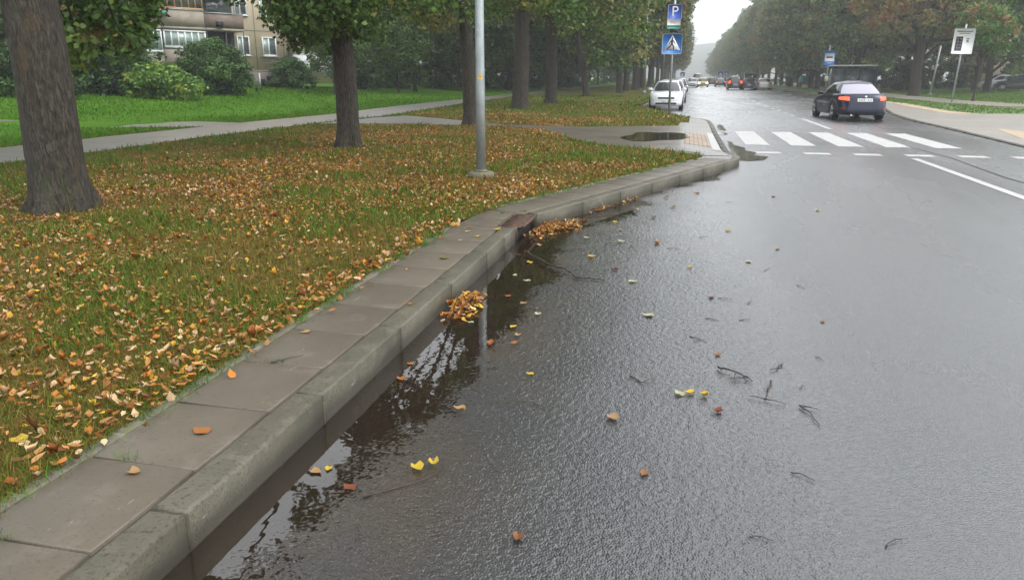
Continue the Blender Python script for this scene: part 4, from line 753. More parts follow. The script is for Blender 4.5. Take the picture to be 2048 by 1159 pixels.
for z in (2.02,): 
    b=MB(); b.box((-1.95,-.62,z+G),(2.7,1.25,.14)); bb=bpart(b,'balcony',M['balc']); r=MB()
    for zz in (.55,1.1): r.tube([(-3.2,-1.24,z+G+zz),(-.6,-1.24,z+G+zz),(-.6,-.02,z+G+zz)],.03,6)
    for k in range(9): r.tube([(-3.2+k*.325,-1.24,z+G+.05),(-3.2+k*.325,-1.24,z+G+1.1)],.02,5)
    for xx in (-3.25,-1.9,-.6): r.tube([(xx,-1.22,z+G-1.1),(xx,-1.22,z+G+2.7)],.04,6)
    r.build('rail',M['branch'],bb)
mb=MB(); mb.box((-1.9,-.02,3.55+G),(2.3,.03,2.2)); bpart(mb,'balcony_door',M['dkgreen'])
mb=MB(); mb.box((-1.9,-.02,6.25+G),(2.3,.03,2.2)); bpart(mb,'balcony_door',M['glass'])
for k in range(3):
    mb=MB(); mb.box((-8.2+k*.95,-1.42,5.62+G),(.8,.22,.2)); pl_=bpart(mb,'planter',M['box']); q=MB()
    for j in range(26): q.box((-8.5+k*.95+random.random()*.65,-1.42+jit(.09),5.76+G+random.random()*.2),(.09,.09,.08),jit(1)) 
    q.build('flower',M['flower'],pl_)
balcony(-9.2,-6.3,4.72,1.25,M['balc'],1.0,None); balcony(-9.2,-6.3,7.42,1.25,M['balc'],1.0,None); balcony(-9.2,-6.3,2.02,1.25,M['balc'],1.0,M['pvc'])
mb=MB(); mb.box((-2.35,-1.32,5.05+G),(.45,.26,.35)); bpart(mb,'air_conditioner',M['dark'])
# ground floor extension further along
e1=MB(); e1.box((6.0,3.2,7.5+G),(4.2,7.6,12.5)); bpart(e1,'wall',M['panel'])
e1=MB(); e1.box((5.3,-.55+.2,2.55+G),(3.2,.6,1.35)); ex_=bpart(e1,'glazed_extension',M['pvc']); f=MB()
for k in range(6): f.box((3.75+k*.62,-.62,3.95+G),(.1,.08,1.5))
f.box((5.3,-.62,4.7+G),(3.2,.08,.1)); f.box((5.3,-.62,3.25+G),(3.2,.085,.08)); f.build('window_frame',M['pvc'],ex_); g=MB(); g.box((5.3,-.58,3.98+G),(3.1,.02,1.4)); g.build('pane',M['glass'],ex_)
for z in (6.6,9.3): window(5.2,z,1.3,1.3)
mb=MB(); mb.box((-10.1,6,14.8+G),(28.3,12.3,.3)); bpart(mb,'roof',M['roof'])
b2o=empty('apartment_building',(-42,95,.9),R(65),'pale building glimpsed through the trees beyond the first block','building')
mb=MB(); mb.box((0,0,6.5),(30,11,13)); mb.build('wall',M['panel'],b2o); mb=MB()
for x in range(-12,13,3):
    for z in (2.2,5,7.8,10.6): mb.box((x,-5.52,z),(1.4,.06,1.3))
mb.build('window',M['glass'],b2o); mb=MB(); mb.box((0,0,13.15),(30.4,11.4,.3)); mb.build('roof',M['roof'],b2o)
# ---------------- lamp posts, signs ----------------
lp=empty('street_lamp',(-2.9,10.72,.15),0,'galvanised lamp post with yellow warning sticker standing on the near verge','street lamp')
mb=MB(); mb.tube([(0,0,0),(0,0,1.2),(0,0,9)],[.068,.066,.045],20); mb.build('pole',M['galv'],lp,smooth=True)
mb=MB(); mb.tube([(0,0,-.1),(0,0,.055),(0,0,.07)],[.19,.19,.17],28); mb.tube([(0,0,.07),(0,0,.10)],[.095,.09],20); mb.build('base',M['edging'],lp)
mb=MB(); mb.tube([(0,0,8.9),(.3,0,9.3),(1.5,0,9.6)],.035,8); mb.build('arm',M['galv'],lp); mb=MB(); mb.box((1.8,0,9.62),(.75,.25,.12),bev=.03); mb.build('lamp_head',M['grey'],lp)
v=at(966,153,10.72); v2=(0.0,-.0,v[2]-.15); st=MB(); ang=math.atan2(-10.7,2.9); 
def onpole(a,z,r=.0685): return (r*math.cos(ang+a),r*math.sin(ang+a),z)
zc=v2[2]; st.add([onpole(-.55,zc-.035),onpole(0,zc-.035,.0695),onpole(.55,zc-.035),onpole(.05,zc+.045,.0695)],[(0,1,3),(1,2,3)]); so=st.build('warning_sticker',M['yellow'],lp)
s2=MB(); s2.add([onpole(-.08,zc-.018,.072),onpole(.1,zc-.01,.072),onpole(-.02,zc+.022,.072)],[(0,1,2)]); s2.build('bolt_mark',M['signblack'],so)
for (x,y,hh,l) in ((-3.7,67.6,9,'distant bare lamp post behind the parked white car'),(-3.3,103.5,9,'farther thin lamp post deeper down the left row'),(12.6,150,9,'far lamp post on the right verge')):
    q=empty('street_lamp',(x,y,.12),0,l,'street lamp'); mb=MB(); mb.tube([(0,0,-.1),(0,0,hh)],[.10,.06],12); mb.build('pole',M['galv'],q,smooth=True); mb=MB(); mb.tube([(0,0,0),(0,0,.35)],.16,12); mb.build('base',M['grey'],q); mb=MB(); mb.tube([(0,0,hh),(.3,0,hh+.3),(1.4,0,hh+.5)],.04,6); mb.build('arm',M['galv'],q); mb=MB(); mb.box((1.7,0,hh+.52),(.75,.25,.12),bev=.03); mb.build('lamp_head',M['grey'],q)
def text_mesh(s,size,m,parent,loc,name='lettering'):
    c=bpy.data.curves.new('t','FONT'); c.body=s; c.size=size; c.extrude=.002; c.align_x='CENTER'; c.align_y='CENTER'; o=bpy.data.objects.new('t',c); COL.objects.link(o); bpy.context.view_layer.update()
    me=bpy.data.meshes.new_from_object(o.evaluated_get(bpy.context.evaluated_depsgraph_get())); bpy.data.objects.remove(o); r=bpy.data.objects.new(name,me); me.materials.clear(); me.materials.append(m); COL.objects.link(r); r.parent=parent; r.location=loc; r.rotation_euler=(R(90),0,0); return r
def plate(w,h,t=.004,bev=.03): 
    mb=MB(); x,z=w/2,h/2; ring=[(-x+bev,-z),(x-bev,-z),(x,-z+bev),(x,z-bev),(x-bev,z),(-x+bev,z),(-x,z-bev),(-x,-z+bev)]
    mb.add([(a,0,b) for a,b in ring]+[(a,t,b) for a,b in ring],[tuple(range(8)),tuple(range(8,16))[::-1]]+[(i,(i+1)%8,8+(i+1)%8,8+i) for i in range(8)]); return mb
def fix(o,loc,rz=0): o.location=loc; o.rotation_euler=(0,0,rz); return o
sp=empty('sign_post',(-.66,29.65,.12),R(3),'grey post carrying parking and pedestrian crossing signs in front of the white car','sign post')
mb=MB(); mb.tube([(0,0,-.1),(0,0,4.5)],.042,12); mb.build('pole',M['galv'],sp,smooth=True)
zs=lambda ypx: at(1348,ypx,29.6)[2]-.12
s=plate(.50,.52); o=s.build('parking_sign',M['signwhite'],sp); fix(o,(0.02,-.06,zs(24))); q=plate(.465,.485,.004,.025).build('face',M['dblue'],o); q.location=(0,-.006,0); text_mesh('P',.50,M['signwhite'],o,(0,-.012,0),'letter')
o=plate(.48,.40,.004,.02).build('notice_plate',M['signwhite'],sp); fix(o,(0.0,-.06,zs(46))); q=plate(.475,.11,.004,.01).build('green_band',M['signgreen'],o); q.location=(0,-.006,-.14)
mb=MB(); mb.box((0,-.008,.05),(.3,.004,.012)); mb.box((-.02,-.008,.0),(.2,.004,.012)); mb.build('small_print',M['grey'],o)
mb=MB(); mb.box((0,-.09,zs(61)),(.26,.14,.12),bev=.02); mb.box((.12,-.12,zs(62.5)),(.14,.1,.06)); mb.build('flashing_unit',M['signblack'],sp)
o=plate(.72,.72,.004,.05).build('pedestrian_crossing_sign',M['signwhite'],sp); fix(o,(-.02,-.062,zs(88))); q=plate(.68,.68,.004,.04).build('face',M['blue'],o); q.location=(0,-.006,0)
mb=MB(); mb.add([(-.30,0,-.22),(.30,0,-.22),(0,0,.31),(-.30,.003,-.22),(.30,.003,-.22),(0,.003,.31)],[(0,1,2),(5,4,3),(0,3,4,1),(1,4,5,2),(2,5,3,0)]); q=mb.build('white_triangle',M['signwhite'],o); q.location=(0,-.012,0)
mb=MB()
def fig(pts,w):
    for a,b in zip(pts,pts[1:]):
        a=np.array(a);b=np.array(b);d=(b-a)/np.linalg.norm(b-a);n=np.array([-d[1],d[0]])*w/2; mb.add([(a[0]-n[0],0,a[1]-n[1]),(b[0]-n[0],0,b[1]-n[1]),(b[0]+n[0],0,b[1]+n[1]),(a[0]+n[0],0,a[1]+n[1])],[(0,1,2,3)])
mb.add([(.03*math.cos(t),0,.20+.035*math.sin(t)) for t in np.linspace(0,6.28,11)[:-1]],[tuple(range(10))])
fig([(0,.16),(-.01,0)],.075); fig([(-.01,.0),(-.08,-.1),(-.17,-.18)],.045); fig([(0,.01),(.05,-.08),(.06,-.19)],.045); fig([(0,.14),(-.08,.06),(-.09,-.02)],.03); fig([(0,.14),(.08,.06),(.11,.0)],.03)
for x in (-.2,-.06,.03,.13): fig([(x,-.205),(x+.05,-.205)],.022)
q=mb.build('walking_figure',M['signblack'],o); q.location=(0,-.014,0)
# bus stop sign
b0=at(1650,190,71.0); bs=empty('bus_stop_sign',(11.5,71,.1),R(-8),'blue and white bus stop sign on a thin post by the bay','bus stop sign')
mb=MB(); mb.tube([(0,0,-.1),(0,0,4.1)],.055,10); mb.build('pole',M['galv'],bs,smooth=True); zb_=at(1655,116,71)[2]-.1
o=plate(.86,1.18,.004,.03).build('sign_panel',M['blue'],bs); fix(o,(.05,-.07,zb_)); q=plate(.74,.66,.004,.02).build('white_field',M['signwhite'],o); q.location=(0,-.007,.05)
mb=MB(); mb.box((0,-.015,.06),(.5,.004,.10),bev=0); mb.box((0,-.015,-.0),(.5,.005,.02)); mb.build('bus_symbol',M['signblack'],o); mb=MB(); mb.box((0,-.01,-.42),(.34,.004,.06)); mb.build('small_print',M['signwhite'],o)
mb=MB(); mb.box((-.02,-.07,1.35),(.3,.05,.42)); mb.build('timetable_case',mat('timetable_paper',(.55,.52,.40),.5),bs)
# info board
ib=empty('notice_board',(15.52,51.3,.1),R(-10),'white notice board with dark figures on a leaning pole','notice board')
zi=at(1923,83,51.3)[2]-.1; mb=MB(); mb.tube([(0,0,-.1),(.16,0,4.45)],.05,10); mb.build('pole',M['galv'],ib,smooth=True)
o=plate(1.08,1.42,.05,.03).build('board',M['signwhite'],ib); fix(o,(.12,-.13,zi),0); o.rotation_euler=(0,R(1.5),0)
q=plate(.36,.80,.004,.01).build('dark_display',M['signblack'],o); q.location=(-.22,-.007,-.14)
mb=MB()
for k in range(4):
    for j in range(2): mb.box((-.30+j*.16,-.014,.13-.17*k),(.09,.003,.08))
mb.build('display_digits',mat('display_grey',(.12,.13,.16),.4),o); mb=MB(); mb.box((0,-.01,.55),(.8,.004,.045)); mb.box((0,-.01,.44),(.55,.004,.03)); mb.box((.22,-.01,.14),(.13,.004,.05)); mb.box((.20,-.01,.04),(.10,.004,.05)); mb.box((.22,-.01,-.03),(.13,.004,.04)); mb.build('small_print',M['signblack'],o)
pp=empty('bare_post',(20.3,73.0,.12),0,'bare grey post without a sign between orange tree and notice board','post'); mb=MB(); mb.tube([(0,0,-.1),(.3,0,4.0)],.08,10); mb.build('pole',M['galv'],pp,smooth=True); mb=MB(); mb.tube([(0,0,-.05),(0,0,.12)],.16,10); mb.build('base',M['grey'],pp)
for (px,py,Y,l) in ((1365,149,140,'tiny blue sign beyond the parked grey car on the left'),(1441,148,150,'left one of two tiny blue signs before the far trees'),(1453,147,175,'right one of two tiny blue signs before the far trees')):
    c=at(px,py,Y); q=empty('road_sign',(c[0],Y,.1),0,l,'road sign'); mb=MB(); mb.tube([(0,0,-.1),(0,0,c[2]+.2)],.05,8); mb.build('pole',M['galv'],q); o=plate(.75,.75,.01,.05).build('sign_panel',M['dblue'],q); o.location=(0,-.06,c[2]-.1); p_=plate(.35,.4,.004,.01).build('symbol',M['signwhite'],o); p_.location=(0,-.008,0)
# drain inlet
di=empty('drain_inlet',(-1.60,7.42,.15),0,'rusty iron drain cover with open mouth set into the kerb','drain')
mb=MB(); mb.box((-.015,0,-.016),(.23,.64,.02)); mb.build('cover_plate',M['rust'],di); mb=MB()
for k in range(9): mb.box((-.02,-.28+k*.07,-.001),(.18,.028,.010))
mb.box((.105,0,-.008),(.018,.66,.026)); mb.box((-.135,0,-.008),(.018,.66,.022)); mb.build('grating_bar',M['rust'],di); mb=MB(); mb.box((.03,0,-.09),(.03,.66,.13)); mb.build('inlet_mouth',M['dark'],di)
for sy in (-1,1):
    mb=MB(); mb.box((.0,sy*.345,-.075),(.09,.018,.13)); mb.build('side_cheek',M['rust'],di)
# bus shelter
bsr=empty('bus_shelter',(16.0,83.5,.12),0,'glass and dark steel bus shelter behind the dark blue car','bus shelter')
M['shglass']=mat('shelter_glass',(.13,.17,.19),.1,spec=.8,noise=[(.8,(.20,.24,.26),.4,.6)]); M['shframe']=mat('shelter_steel',(.03,.06,.09),.4,.4)
mb=MB(); mb.box((0,0,2.55),(4.6,1.7,.14),bev=.05); mb.build('roof',mat('shelter_roof',(.32,.33,.32),.4),bsr); 
for sx in (-2.1,-.7,.7,2.1):
    mb=MB(); mb.box((sx,.7,1.25),(.08,.08,2.5)); mb.build('post',M['shframe'],bsr)
for sx in (-1.4,0,1.4): mb=MB(); mb.box((sx,.7,1.3),(1.28,.02,2.0)); mb.build('glass_panel',M['shglass'],bsr)
for sx in (-2.15,2.15): mb=MB(); mb.box((sx,.05,1.3),(.03,1.2,2.0)); mb.build('side_panel',M['shglass'] if sx<0 else mat('poster_blue',(.05,.14,.24),.3),bsr)
mb=MB(); mb.box((0,.4,.45),(3.2,.4,.06)); mb.box((-1.2,.4,.2),(.08,.3,.4)); mb.box((1.2,.4,.2),(.08,.3,.4)); mb.build('bench',M['wood'],bsr)
# ---------------- vehicles ----------------
def paint(name,c,r=.25,met=.3): return mat(name,c,r,met,coat=1)
M['carglass']=mat('car_glass',(.03,.035,.04),.03,spec=1.0); M['carglass_l']=mat('rear_glass_painted_reflection',(.33,.32,.38),.12,spec=.8); M['rim']=mat('alloy_rim',(.45,.46,.48),.3,.8); M['tail']=mat('tail_lamp_off',(.35,.02,.02),.2,coat=1)  # pale rear glass: its bright reflection is painted into the base colour
M['brake']=mat('brake_lamp_lit',(.8,.06,.03),.3,emit=((1,.10,.04),1.2)); M['head']=mat('headlamp_lens',(.55,.58,.60),.1,coat=1); M['headlit']=mat('headlamp_lit',(1,.95,.7),.3,emit=((1,.93,.6),9)); M['plate']=mat('number_plate',(.60,.61,.60),.4); M['trim']=mat('plastic_trim',(.015,.015,.017),.5); M['chrome']=mat('chrome_trim',(.6,.6,.62),.15,.9)
def sq(side,t,n,a,b):
    """point on rounded plan outline; side 0 rear,1 right,2 front,3 left; t in -1..1"""
    d=[(t,-1),(1,t),(-t,1),(-1,-t)][side]; k=(abs(d[0])**n+abs(d[1])**n)**(1/n); return b*d[0]/k,a*d[1]/k
def car(name,label,cat,loc,rz,Lc,Wc,Hc,pm,kind='sedan',lit=None,head=None,group=None,rear_glass=None,plate_=True,detail=True):
    root=empty(name,loc,rz,label,cat,group); a,b=Lc/2,Wc/2; wr=.315; yw=(-a+.20*Lc,a-.185*Lc); arch=wr+.055
    belt=Hc*.64
    ez=lambda y:np.interp(y,{'sedan':[-a,-a+.18,-a+1.0,-.2,a-1.35,a-.5,a-.05],'hatch':[-a,-a+.1,-a+.6,-.2,a-1.0,a-.35,a-.04],'van':[-a,-a+.1,-a+.6,0,a-.9,a-.3,a]}[kind],{'sedan':[belt-.02,belt+.04,belt+.03,belt,belt-.06,belt-.17,belt-.30],'hatch':[belt,belt+.03,belt+.03,belt,belt-.04,belt-.13,belt-.26],'van':[belt,belt+.02,belt+.02,belt,belt-.02,belt-.08,belt-.2]}[kind])
    def zb(y,x=1):
        z=.20
        for w in yw:
            if abs(y-w)<arch: z=max(z,wr-.02+math.sqrt(arch**2-(y-w)**2)) if abs(x)>b*.55 else z
        return z
    prof=[(0,.94,.97),(.12,.985,1.0),(.38,1.0,1.0),(.62,.995,.985),(.86,.965,.965),(.97,.93,.93),(1,.905,.915)]
    def Sf(side,t,k,off=0):
        fa=np.interp(k,[p[0] for p in prof],[p[2] for p in prof]); fb=np.interp(k,[p[0] for p in prof],[p[1] for p in prof]); x,y=sq(side,t,5.5,a*fa+off,b*fb+off)
        z0=zb(y,x); return (x,y,z0+(ez(y)-z0)*k)
    ks=[0,.06,.12,.25,.38,.5,.62,.75,.86,.93,.97,1]; ring=[(s,t) for s,N in ((0,12),(1,44),(2,12),(3,44)) for t in np.linspace(-1,1,N+1)[:-1]]; n=len(ring)
    V=[Sf(s,t,k) for k in ks for s,t in ring]; F=[(q*n+i,q*n+(i+1)%n,(q+1)*n+(i+1)%n,(q+1)*n+i) for q in range(len(ks)-1) for i in range(n)]
    base=len(V)
    for j,sc in enumerate((.8,.5,.2,.001)):
        V+=[(Sf(s,t,1)[0]*sc,Sf(s,t,1)[1]*(1-(1-sc)*.25),float(ez(Sf(s,t,1)[1]*(1-(1-sc)*.25)))+.02*(1-sc)) for s,t in ring]; o0=(len(ks)-1)*n if j==0 else base+(j-1)*n; F+=[(o0+i,o0+(i+1)%n,base+j*n+(i+1)%n,base+j*n+i) for i in range(n)]
    V.append((0,0,.2)); c0=len(V)-1; F+=[((i+1)%n,i,c0) for i in range(n)]
    mesh_np('body',V,F,pm,smooth=True,parent=root)
    # greenhouse
    gb={'sedan':(-a+.62,a-1.30),'hatch':(-a+.14,a-.98),'van':(-a+.08,a-.8)}[kind]; gt={'sedan':(-a+1.28,a-2.05),'hatch':(-a+.48,a-1.75),'van':(-a+.2,a-1.4)}[kind]
    def Gf(side,t,k,off=0):
        y0=gb[0]+(gt[0]-gb[0])*k**1.15; y1=gb[1]+(gt[1]-gb[1])*k**1.1; w=b*(.92-(.92-.62)*k**1.8); hl=(y1-y0)/2; x,y=sq(side,t,4.6,hl+off,w+off); y+=(y0+y1)/2
        zt_=Hc-.03-.13*abs(x/b)**2-.05*abs((y-(y0+y1)/2)/hl)**4; zl=float(ez(y))-.03; z=zl+(zt_-zl)*k; return (x,y,z)
    kg=[0,.2,.4,.6,.8,.92,1]; ring2=[(s,t) for s,N in ((0,12),(1,20),(2,12),(3,20)) for t in np.linspace(-1,1,N+1)[:-1]]; n=len(ring2)
    V=[Gf(s,t,k) for k in kg for s,t in ring2]; F=[(q*n+i,q*n+(i+1)%n,(q+1)*n+(i+1)%n,(q+1)*n+i) for q in range(len(kg)-1) for i in range(n)]; base=len(V); yc=(gt[0]+gt[1])/2
    for j,sc in enumerate((.93,.7,.35,.001)):
        for s,t in ring2:
            p=Gf(s,t,1); V.append((p[0]*sc,yc+(p[1]-yc)*sc,p[2]+.085*(1-sc**2)))
        o0=(len(kg)-1)*n if j==0 else base+(j-1)*n; F+=[(o0+i,o0+(i+1)%n,base+j*n+(i+1)%n,base+j*n+i) for i in range(n)]
    mesh_np('cabin',V,F,pm,smooth=True,parent=root)
    def patch(fn,side,t0,t1,k0,k1,off,nm,m,nt_=10,nk=5,taper=0,sm=True):
        V=[]; 
        for i,k in enumerate(np.linspace(k0,k1,nk)):
            for t in np.linspace(t0+taper*(i/(nk-1)),t1-taper*(i/(nk-1)),nt_): V.append(fn(side,t,k,off))
        return mesh_np(nm,V,[(i*nt_+j,i*nt_+j+1,(i+1)*nt_+j+1,(i+1)*nt_+j) for i in range(nk-1) for j in range(nt_-1)],m,smooth=sm,parent=root)
    patch(Gf,0,-.90,.90,.10,.90,.012,'rear_window',rear_glass or M['carglass']); patch(Gf,2,-.91,.91,.08,.92,.012,'windscreen',M['carglass'])
    for s in (1,3):
        sp_=[(-.84,-.42),(-.38,.14),(.18,.80)] if kind=='sedan' else [(-.86,-.45),(-.40,.20),(.24,.84)]
        for t0,t1 in sp_:
            if s==3: t0,t1=-t1,-t0
            patch(Gf,s,t0,t1,.12,.86,.010,'side_window',M['carglass'],6,4)
        # door seams, handle and sill
        mb=MB(); 
        for t in (-.30,.10,.48):
            t=t if s==1 else -t; P=[Sf(s,t,k,.003) for k in (.08,.4,.7,.98)]; mb.tube(P,.006,4)
        mb.build('door_seam',M['trim'],root)
        for t in (-.22,.20):
            t=t if s==1 else -t; p=Sf(s,t,.80,.012); mb=MB(); mb.box(p,(.03,.17,.03)); mb.build('door_handle',pm,root)
        sg=1 if s==1 else -1; mb=MB(); p=Gf(s,.86 if s==1 else -.86,.12,0); mb.box((p[0]+sg*.13,p[1]+.02,p[2]+.06),(.20,.10,.13),bev=.03); mb.box((p[0]+sg*.03,p[1]+.02,p[2]+.03),(.1,.05,.04)); mb.build('wing_mirror',pm,root)
        lm=M['brake'] if lit else M['tail']
        if kind=='sedan': tr=(.60,1.0); zr=(.72,.88)
        else: tr=(.66,1.0); zr=(.62,.97)
        t0,t1=(tr[0],tr[1]) if s==1 else (-tr[1],-tr[0]); patch(Sf,0,t0,t1,zr[0],zr[1],.010,'tail_lamp',lm,8,4)
        q=(-1,-.90) if s==1 else (.90,1); patch(Sf,s,q[0],q[1],zr[0]+.02,zr[1]-.02,.010,'tail_lamp',lm,4,4)
        # headlamps
        q=(-1.0,-.60) if s==1 else (.60,1.0); patch(Sf,2,q[0],q[1],.70,.92,.010,'headlight',M['headlit'] if head else M['head'],8,4)
        q=(-.95,-.66) if s==1 else (.66,.95); patch(Sf,2,q[0],q[1],.20,.33,.012,'fog_lamp',M['head'],5,3)
        q=(.72,.95) if s==1 else (-.95,-.72); patch(Sf,0,q[0],q[1],.30,.37,.012,'reflector',M['tail'],5,3)
    patch(Sf,2,-.48,.48,.72,.88,.010,'grille',M['trim'],8,3); patch(Sf,2,-.60,.60,.16,.36,.011,'lower_grille',M['trim'],8,3)
    patch(Sf,2,-.98,.98,.545,.565,.006,'bumper_seam',M['trim'],14,2); patch(Sf,0,-.98,.98,.60,.615,.006,'bumper_seam',M['trim'],14,2); patch(Sf,0,-.93,.93,.02,.12,.008,'bumper_skirt',M['trim'],14,3)
    patch(Sf,0,-.55,.55,.985,1.0,.007,'boot_edge',pm,14,2)
    if plate_:
        for side,k in ((0,.76 if kind=='sedan' else .52),(2,.46)):
            p=patch(Sf,side,-.29,.29,k-.075,k+.075,.016,'number_plate',M['plate'],6,3); mb=MB()
            for j in range(6):
                if j==3: continue
                t=-.21+j*.085; x0=Sf(side,t,k,.020); sg=-1 if side==0 else 1; mb.box((x0[0],x0[1]+sg*.002,x0[2]),(.03,.004,.06))
            mb.build('plate_mark',M['grey'],p)
    if detail: 
        mb=MB(); p=(0,-a*.0+gt[0]+.12,Hc+.015); mb.add([(-.015,p[1]-.06,Hc-.0),(.015,p[1]-.06,Hc),(.015,p[1]+.05,Hc),(-.015,p[1]+.05,Hc),(0,p[1]-.07,Hc+.09),(0,p[1]-.03,Hc+.08)],[(0,1,4),(1,2,5,4),(2,3,5),(3,0,4,5),(0,3,2,1)]); mb.build('roof_aerial',M['trim'],root)
        mb=MB(); mb.tube([(-.45,-a+.05,.2),(-.45,-a-.02,.2)],.03,8); mb.build('exhaust_pipe',M['chrome'],root)
    for wy in yw:
        for sg in (-1,1):
            mb=MB(); R_=[(.0,.10),(.20,.105),(wr*.68,.10),(wr*.72,.115),(wr*.97,.108),(wr,.08),(wr,-.09),(wr*.95,-.10),(0,-.10)]; nn=28; V=[];F=[]
            for (r_,d_) in R_[3:]:
                V+=[(sg*d_,r_*math.cos(2*math.pi*k/nn),r_*math.sin(2*math.pi*k/nn)) for k in range(nn)]
            L_=len(R_)-3; F=[(q*nn+i,q*nn+(i+1)%nn,(q+1)*nn+(i+1)%nn,(q+1)*nn+i) for q in range(L_-1) for i in range(nn)]
            wh=empty('wheel'); wh.parent=root; wh.location=(sg*(b-.115),wy,wr)
            mesh_np('tyre',V,F,M['black'],smooth=True,parent=wh)
            rm=MB(); rm.tube([(sg*.06,0,0),(sg*.075,0,0)],wr*.70,24); 
            for k in range(5):
                an=2*math.pi*k/5; rm.tube([(sg*.095,0,0),(sg*.10,wr*.66*math.cos(an),wr*.66*math.sin(an))],[.045,.03],6)
            V=[(sg*d_,r_*math.cos(2*math.pi*k/24),r_*math.sin(2*math.pi*k/24)) for (r_,d_) in ((wr*.72,.06),(wr*.72,.112),(wr*.64,.108),(wr*.63,.07)) for k in range(24)]; rm.add(V,[(q*24+i,q*24+(i+1)%24,(q+1)*24+(i+1)%24,(q+1)*24+i) for q in range(3) for i in range(24)])
            rm.build('rim',M['rim'],wh); 
            hb=MB(); hb.tube([(sg*.076,0,0),(sg*.085,0,0)],wr*.60,20); hb.build('brake_disc',M['trim'],wh)
    return root
HW=lambda px,Y:at(px,300,Y)[0]
bmw=car('car','dark blue saloon with lit brake lamps driving over towards the bus bay','car',(6.15,32.6,.015),R(4),4.7,1.82,1.43,mat('dark_blue_paint',(.006,.011,.035),.3,.1,spec=.35,coat=.45),'sedan',lit=True,rear_glass=M['carglass_l'])
mb=MB(); mb.tube([(0,-2.335,.845),(0,-2.345,.845)],.045,16); mb.build('badge',M['chrome'],bmw)
WH=paint('silver_white_paint',(.62,.64,.66),.3,.1)
car('car','silver white hatchback parked facing us behind the sign post','car',(-1.02,40.1,.015),R(180),3.95,1.66,1.44,WH,'hatch')
car('car','light silver parked car right behind the silver white hatchback','car',(-.95,52.5,.015),R(180),4.3,1.7,1.45,paint('pale_silver_paint',(.45,.48,.50),.3,.3),'hatch',group=None)
car('car','grey blue car half hidden behind the light silver parked one','car',(-1.0,66,.015),R(180),4.4,1.72,1.5,paint('grey_blue_paint',(.20,.24,.28),.3,.3),'sedan')
car('car','pale car farthest back in the parking bay on the left','car',(-.9,88,.015),R(180),4.3,1.72,1.5,paint('off_white_paint',(.55,.55,.52),.3,.1),'hatch')
car('van','white van in the oncoming lane behind the yellow car','van',(1.55,150,.015),R(180),5.2,1.95,2.3,paint('white_paint',(.68,.69,.70),.35,0),'van')
car('car','white car beside the distant white van','car',(.6,128,.015),R(180),4.2,1.72,1.5,paint('white_paint',(.65,.66,.67),.35,0),'hatch')
car('car','small yellow oncoming car with bright headlights on','car',(2.3,133,.015),R(180),4.1,1.75,1.5,paint('yellow_paint',(.50,.42,.06),.3,0),'hatch',head=True)
BK=paint('black_paint',(.012,.016,.022),.25,.2)
def farcar(px0,px1,ybase,label,pm,kind,Hc,lit=None,rz=0,group=None,W_=None):
    Y=None; f=1500/math.cos(0)
    # base pixel row gives the distance on the flat road
    lo,hi=30,600
    c=(px0+px1)/2
    for _ in range(50):
        m_=(lo+hi)/2; z=at(c,ybase,m_)[2]
        if z<.0: hi=m_
        else: lo=m_
    Y=m_; x0=at(px0,ybase,Y)[0]; x1=at(px1,ybase,Y)[0]; Wc=W_ or abs(x1-x0); return car('car',label,'car',((x0+x1)/2,Y+2.1,.015),rz,4.2,min(max(Wc,1.6),1.9),Hc,pm,kind,lit=lit,group=group,detail=False)
farcar(1453,1487,180,'black hatchback with red brake lamps in the far right lane',BK,'hatch',1.75,True)
farcar(1511,1545,181,'pale gold saloon parked at the far right kerb',paint('champagne_paint',(.42,.40,.33),.3,.3),'hatch',1.5)
farcar(1430,1452,174,'dark green car ahead of the black hatchback',paint('dark_green_paint',(.02,.035,.03),.3,.2),'sedan',1.45,True)
farcar(1417,1430,171,'small dark car in the queue near the far end of the right lane',BK,'hatch',1.6)
farcar(1405,1415,169,'farthest tiny dark car in the right lane',paint('grey_dark_paint',(.06,.07,.08),.3,.2),'hatch',1.5)
oc=farcar(1487,1512,180,'dark parked car with its boot lid raised beside the pale gold one',paint('charcoal_paint',(.035,.045,.05),.3,.2),'hatch',1.55,W_=1.75)
mb=MB(); mb.add([(-.72,-1.75,1.5),(.72,-1.75,1.5),(.80,-2.75,2.02),(-.80,-2.75,2.02),(-.72,-1.75,1.44),(.72,-1.75,1.44),(.80,-2.75,1.95),(-.80,-2.75,1.95)],[(0,1,2,3),(7,6,5,4),(0,4,5,1),(1,5,6,2),(2,6,7,3),(3,7,4,0)]); mb.build('boot_lid',M['carglass'],oc)
for k,(px,Y,l,c,kd) in enumerate([(2004,88,'silver car among the cars parked beyond the right lawn',(.62,.64,.66),'hatch'),(2040,82,'black car at the right edge in front of the silver one',(.02,.02,.022),'hatch'),(1990,97,'dark car behind the silver one on the far right',(.03,.035,.04),'sedan'),(2034,94,'dim grey car behind the black one at the right edge',(.10,.11,.12),'sedan')]):
    x=at(px,165,Y)[0]; car('car',l,'car',(x,Y,float(rz_(np.array(x),np.array(Y)))+.02),R(70),4.3,1.75,1.5,paint(f'parked_paint',c,.3,.2),kd,detail=False)
bn=at(1975,152,118); bnn=empty('house',(bn[0],118,.4),R(-20),'pale low house glimpsed behind the parked cars on the right','house'); mb=MB(); mb.box((0,0,2.2),(9,7,4.4)); mb.build('wall',M['panel'],bnn); mb=MB(); mb.add([(-4.8,-3.8,4.4),(4.8,-3.8,4.4),(4.8,3.8,4.4),(-4.8,3.8,4.4),(-4.8,0,6.4),(4.8,0,6.4)],[(0,1,5,4),(2,3,4,5),(0,4,3),(1,2,5),(0,3,2,1)]); mb.build('roof',M['roof'],bnn)
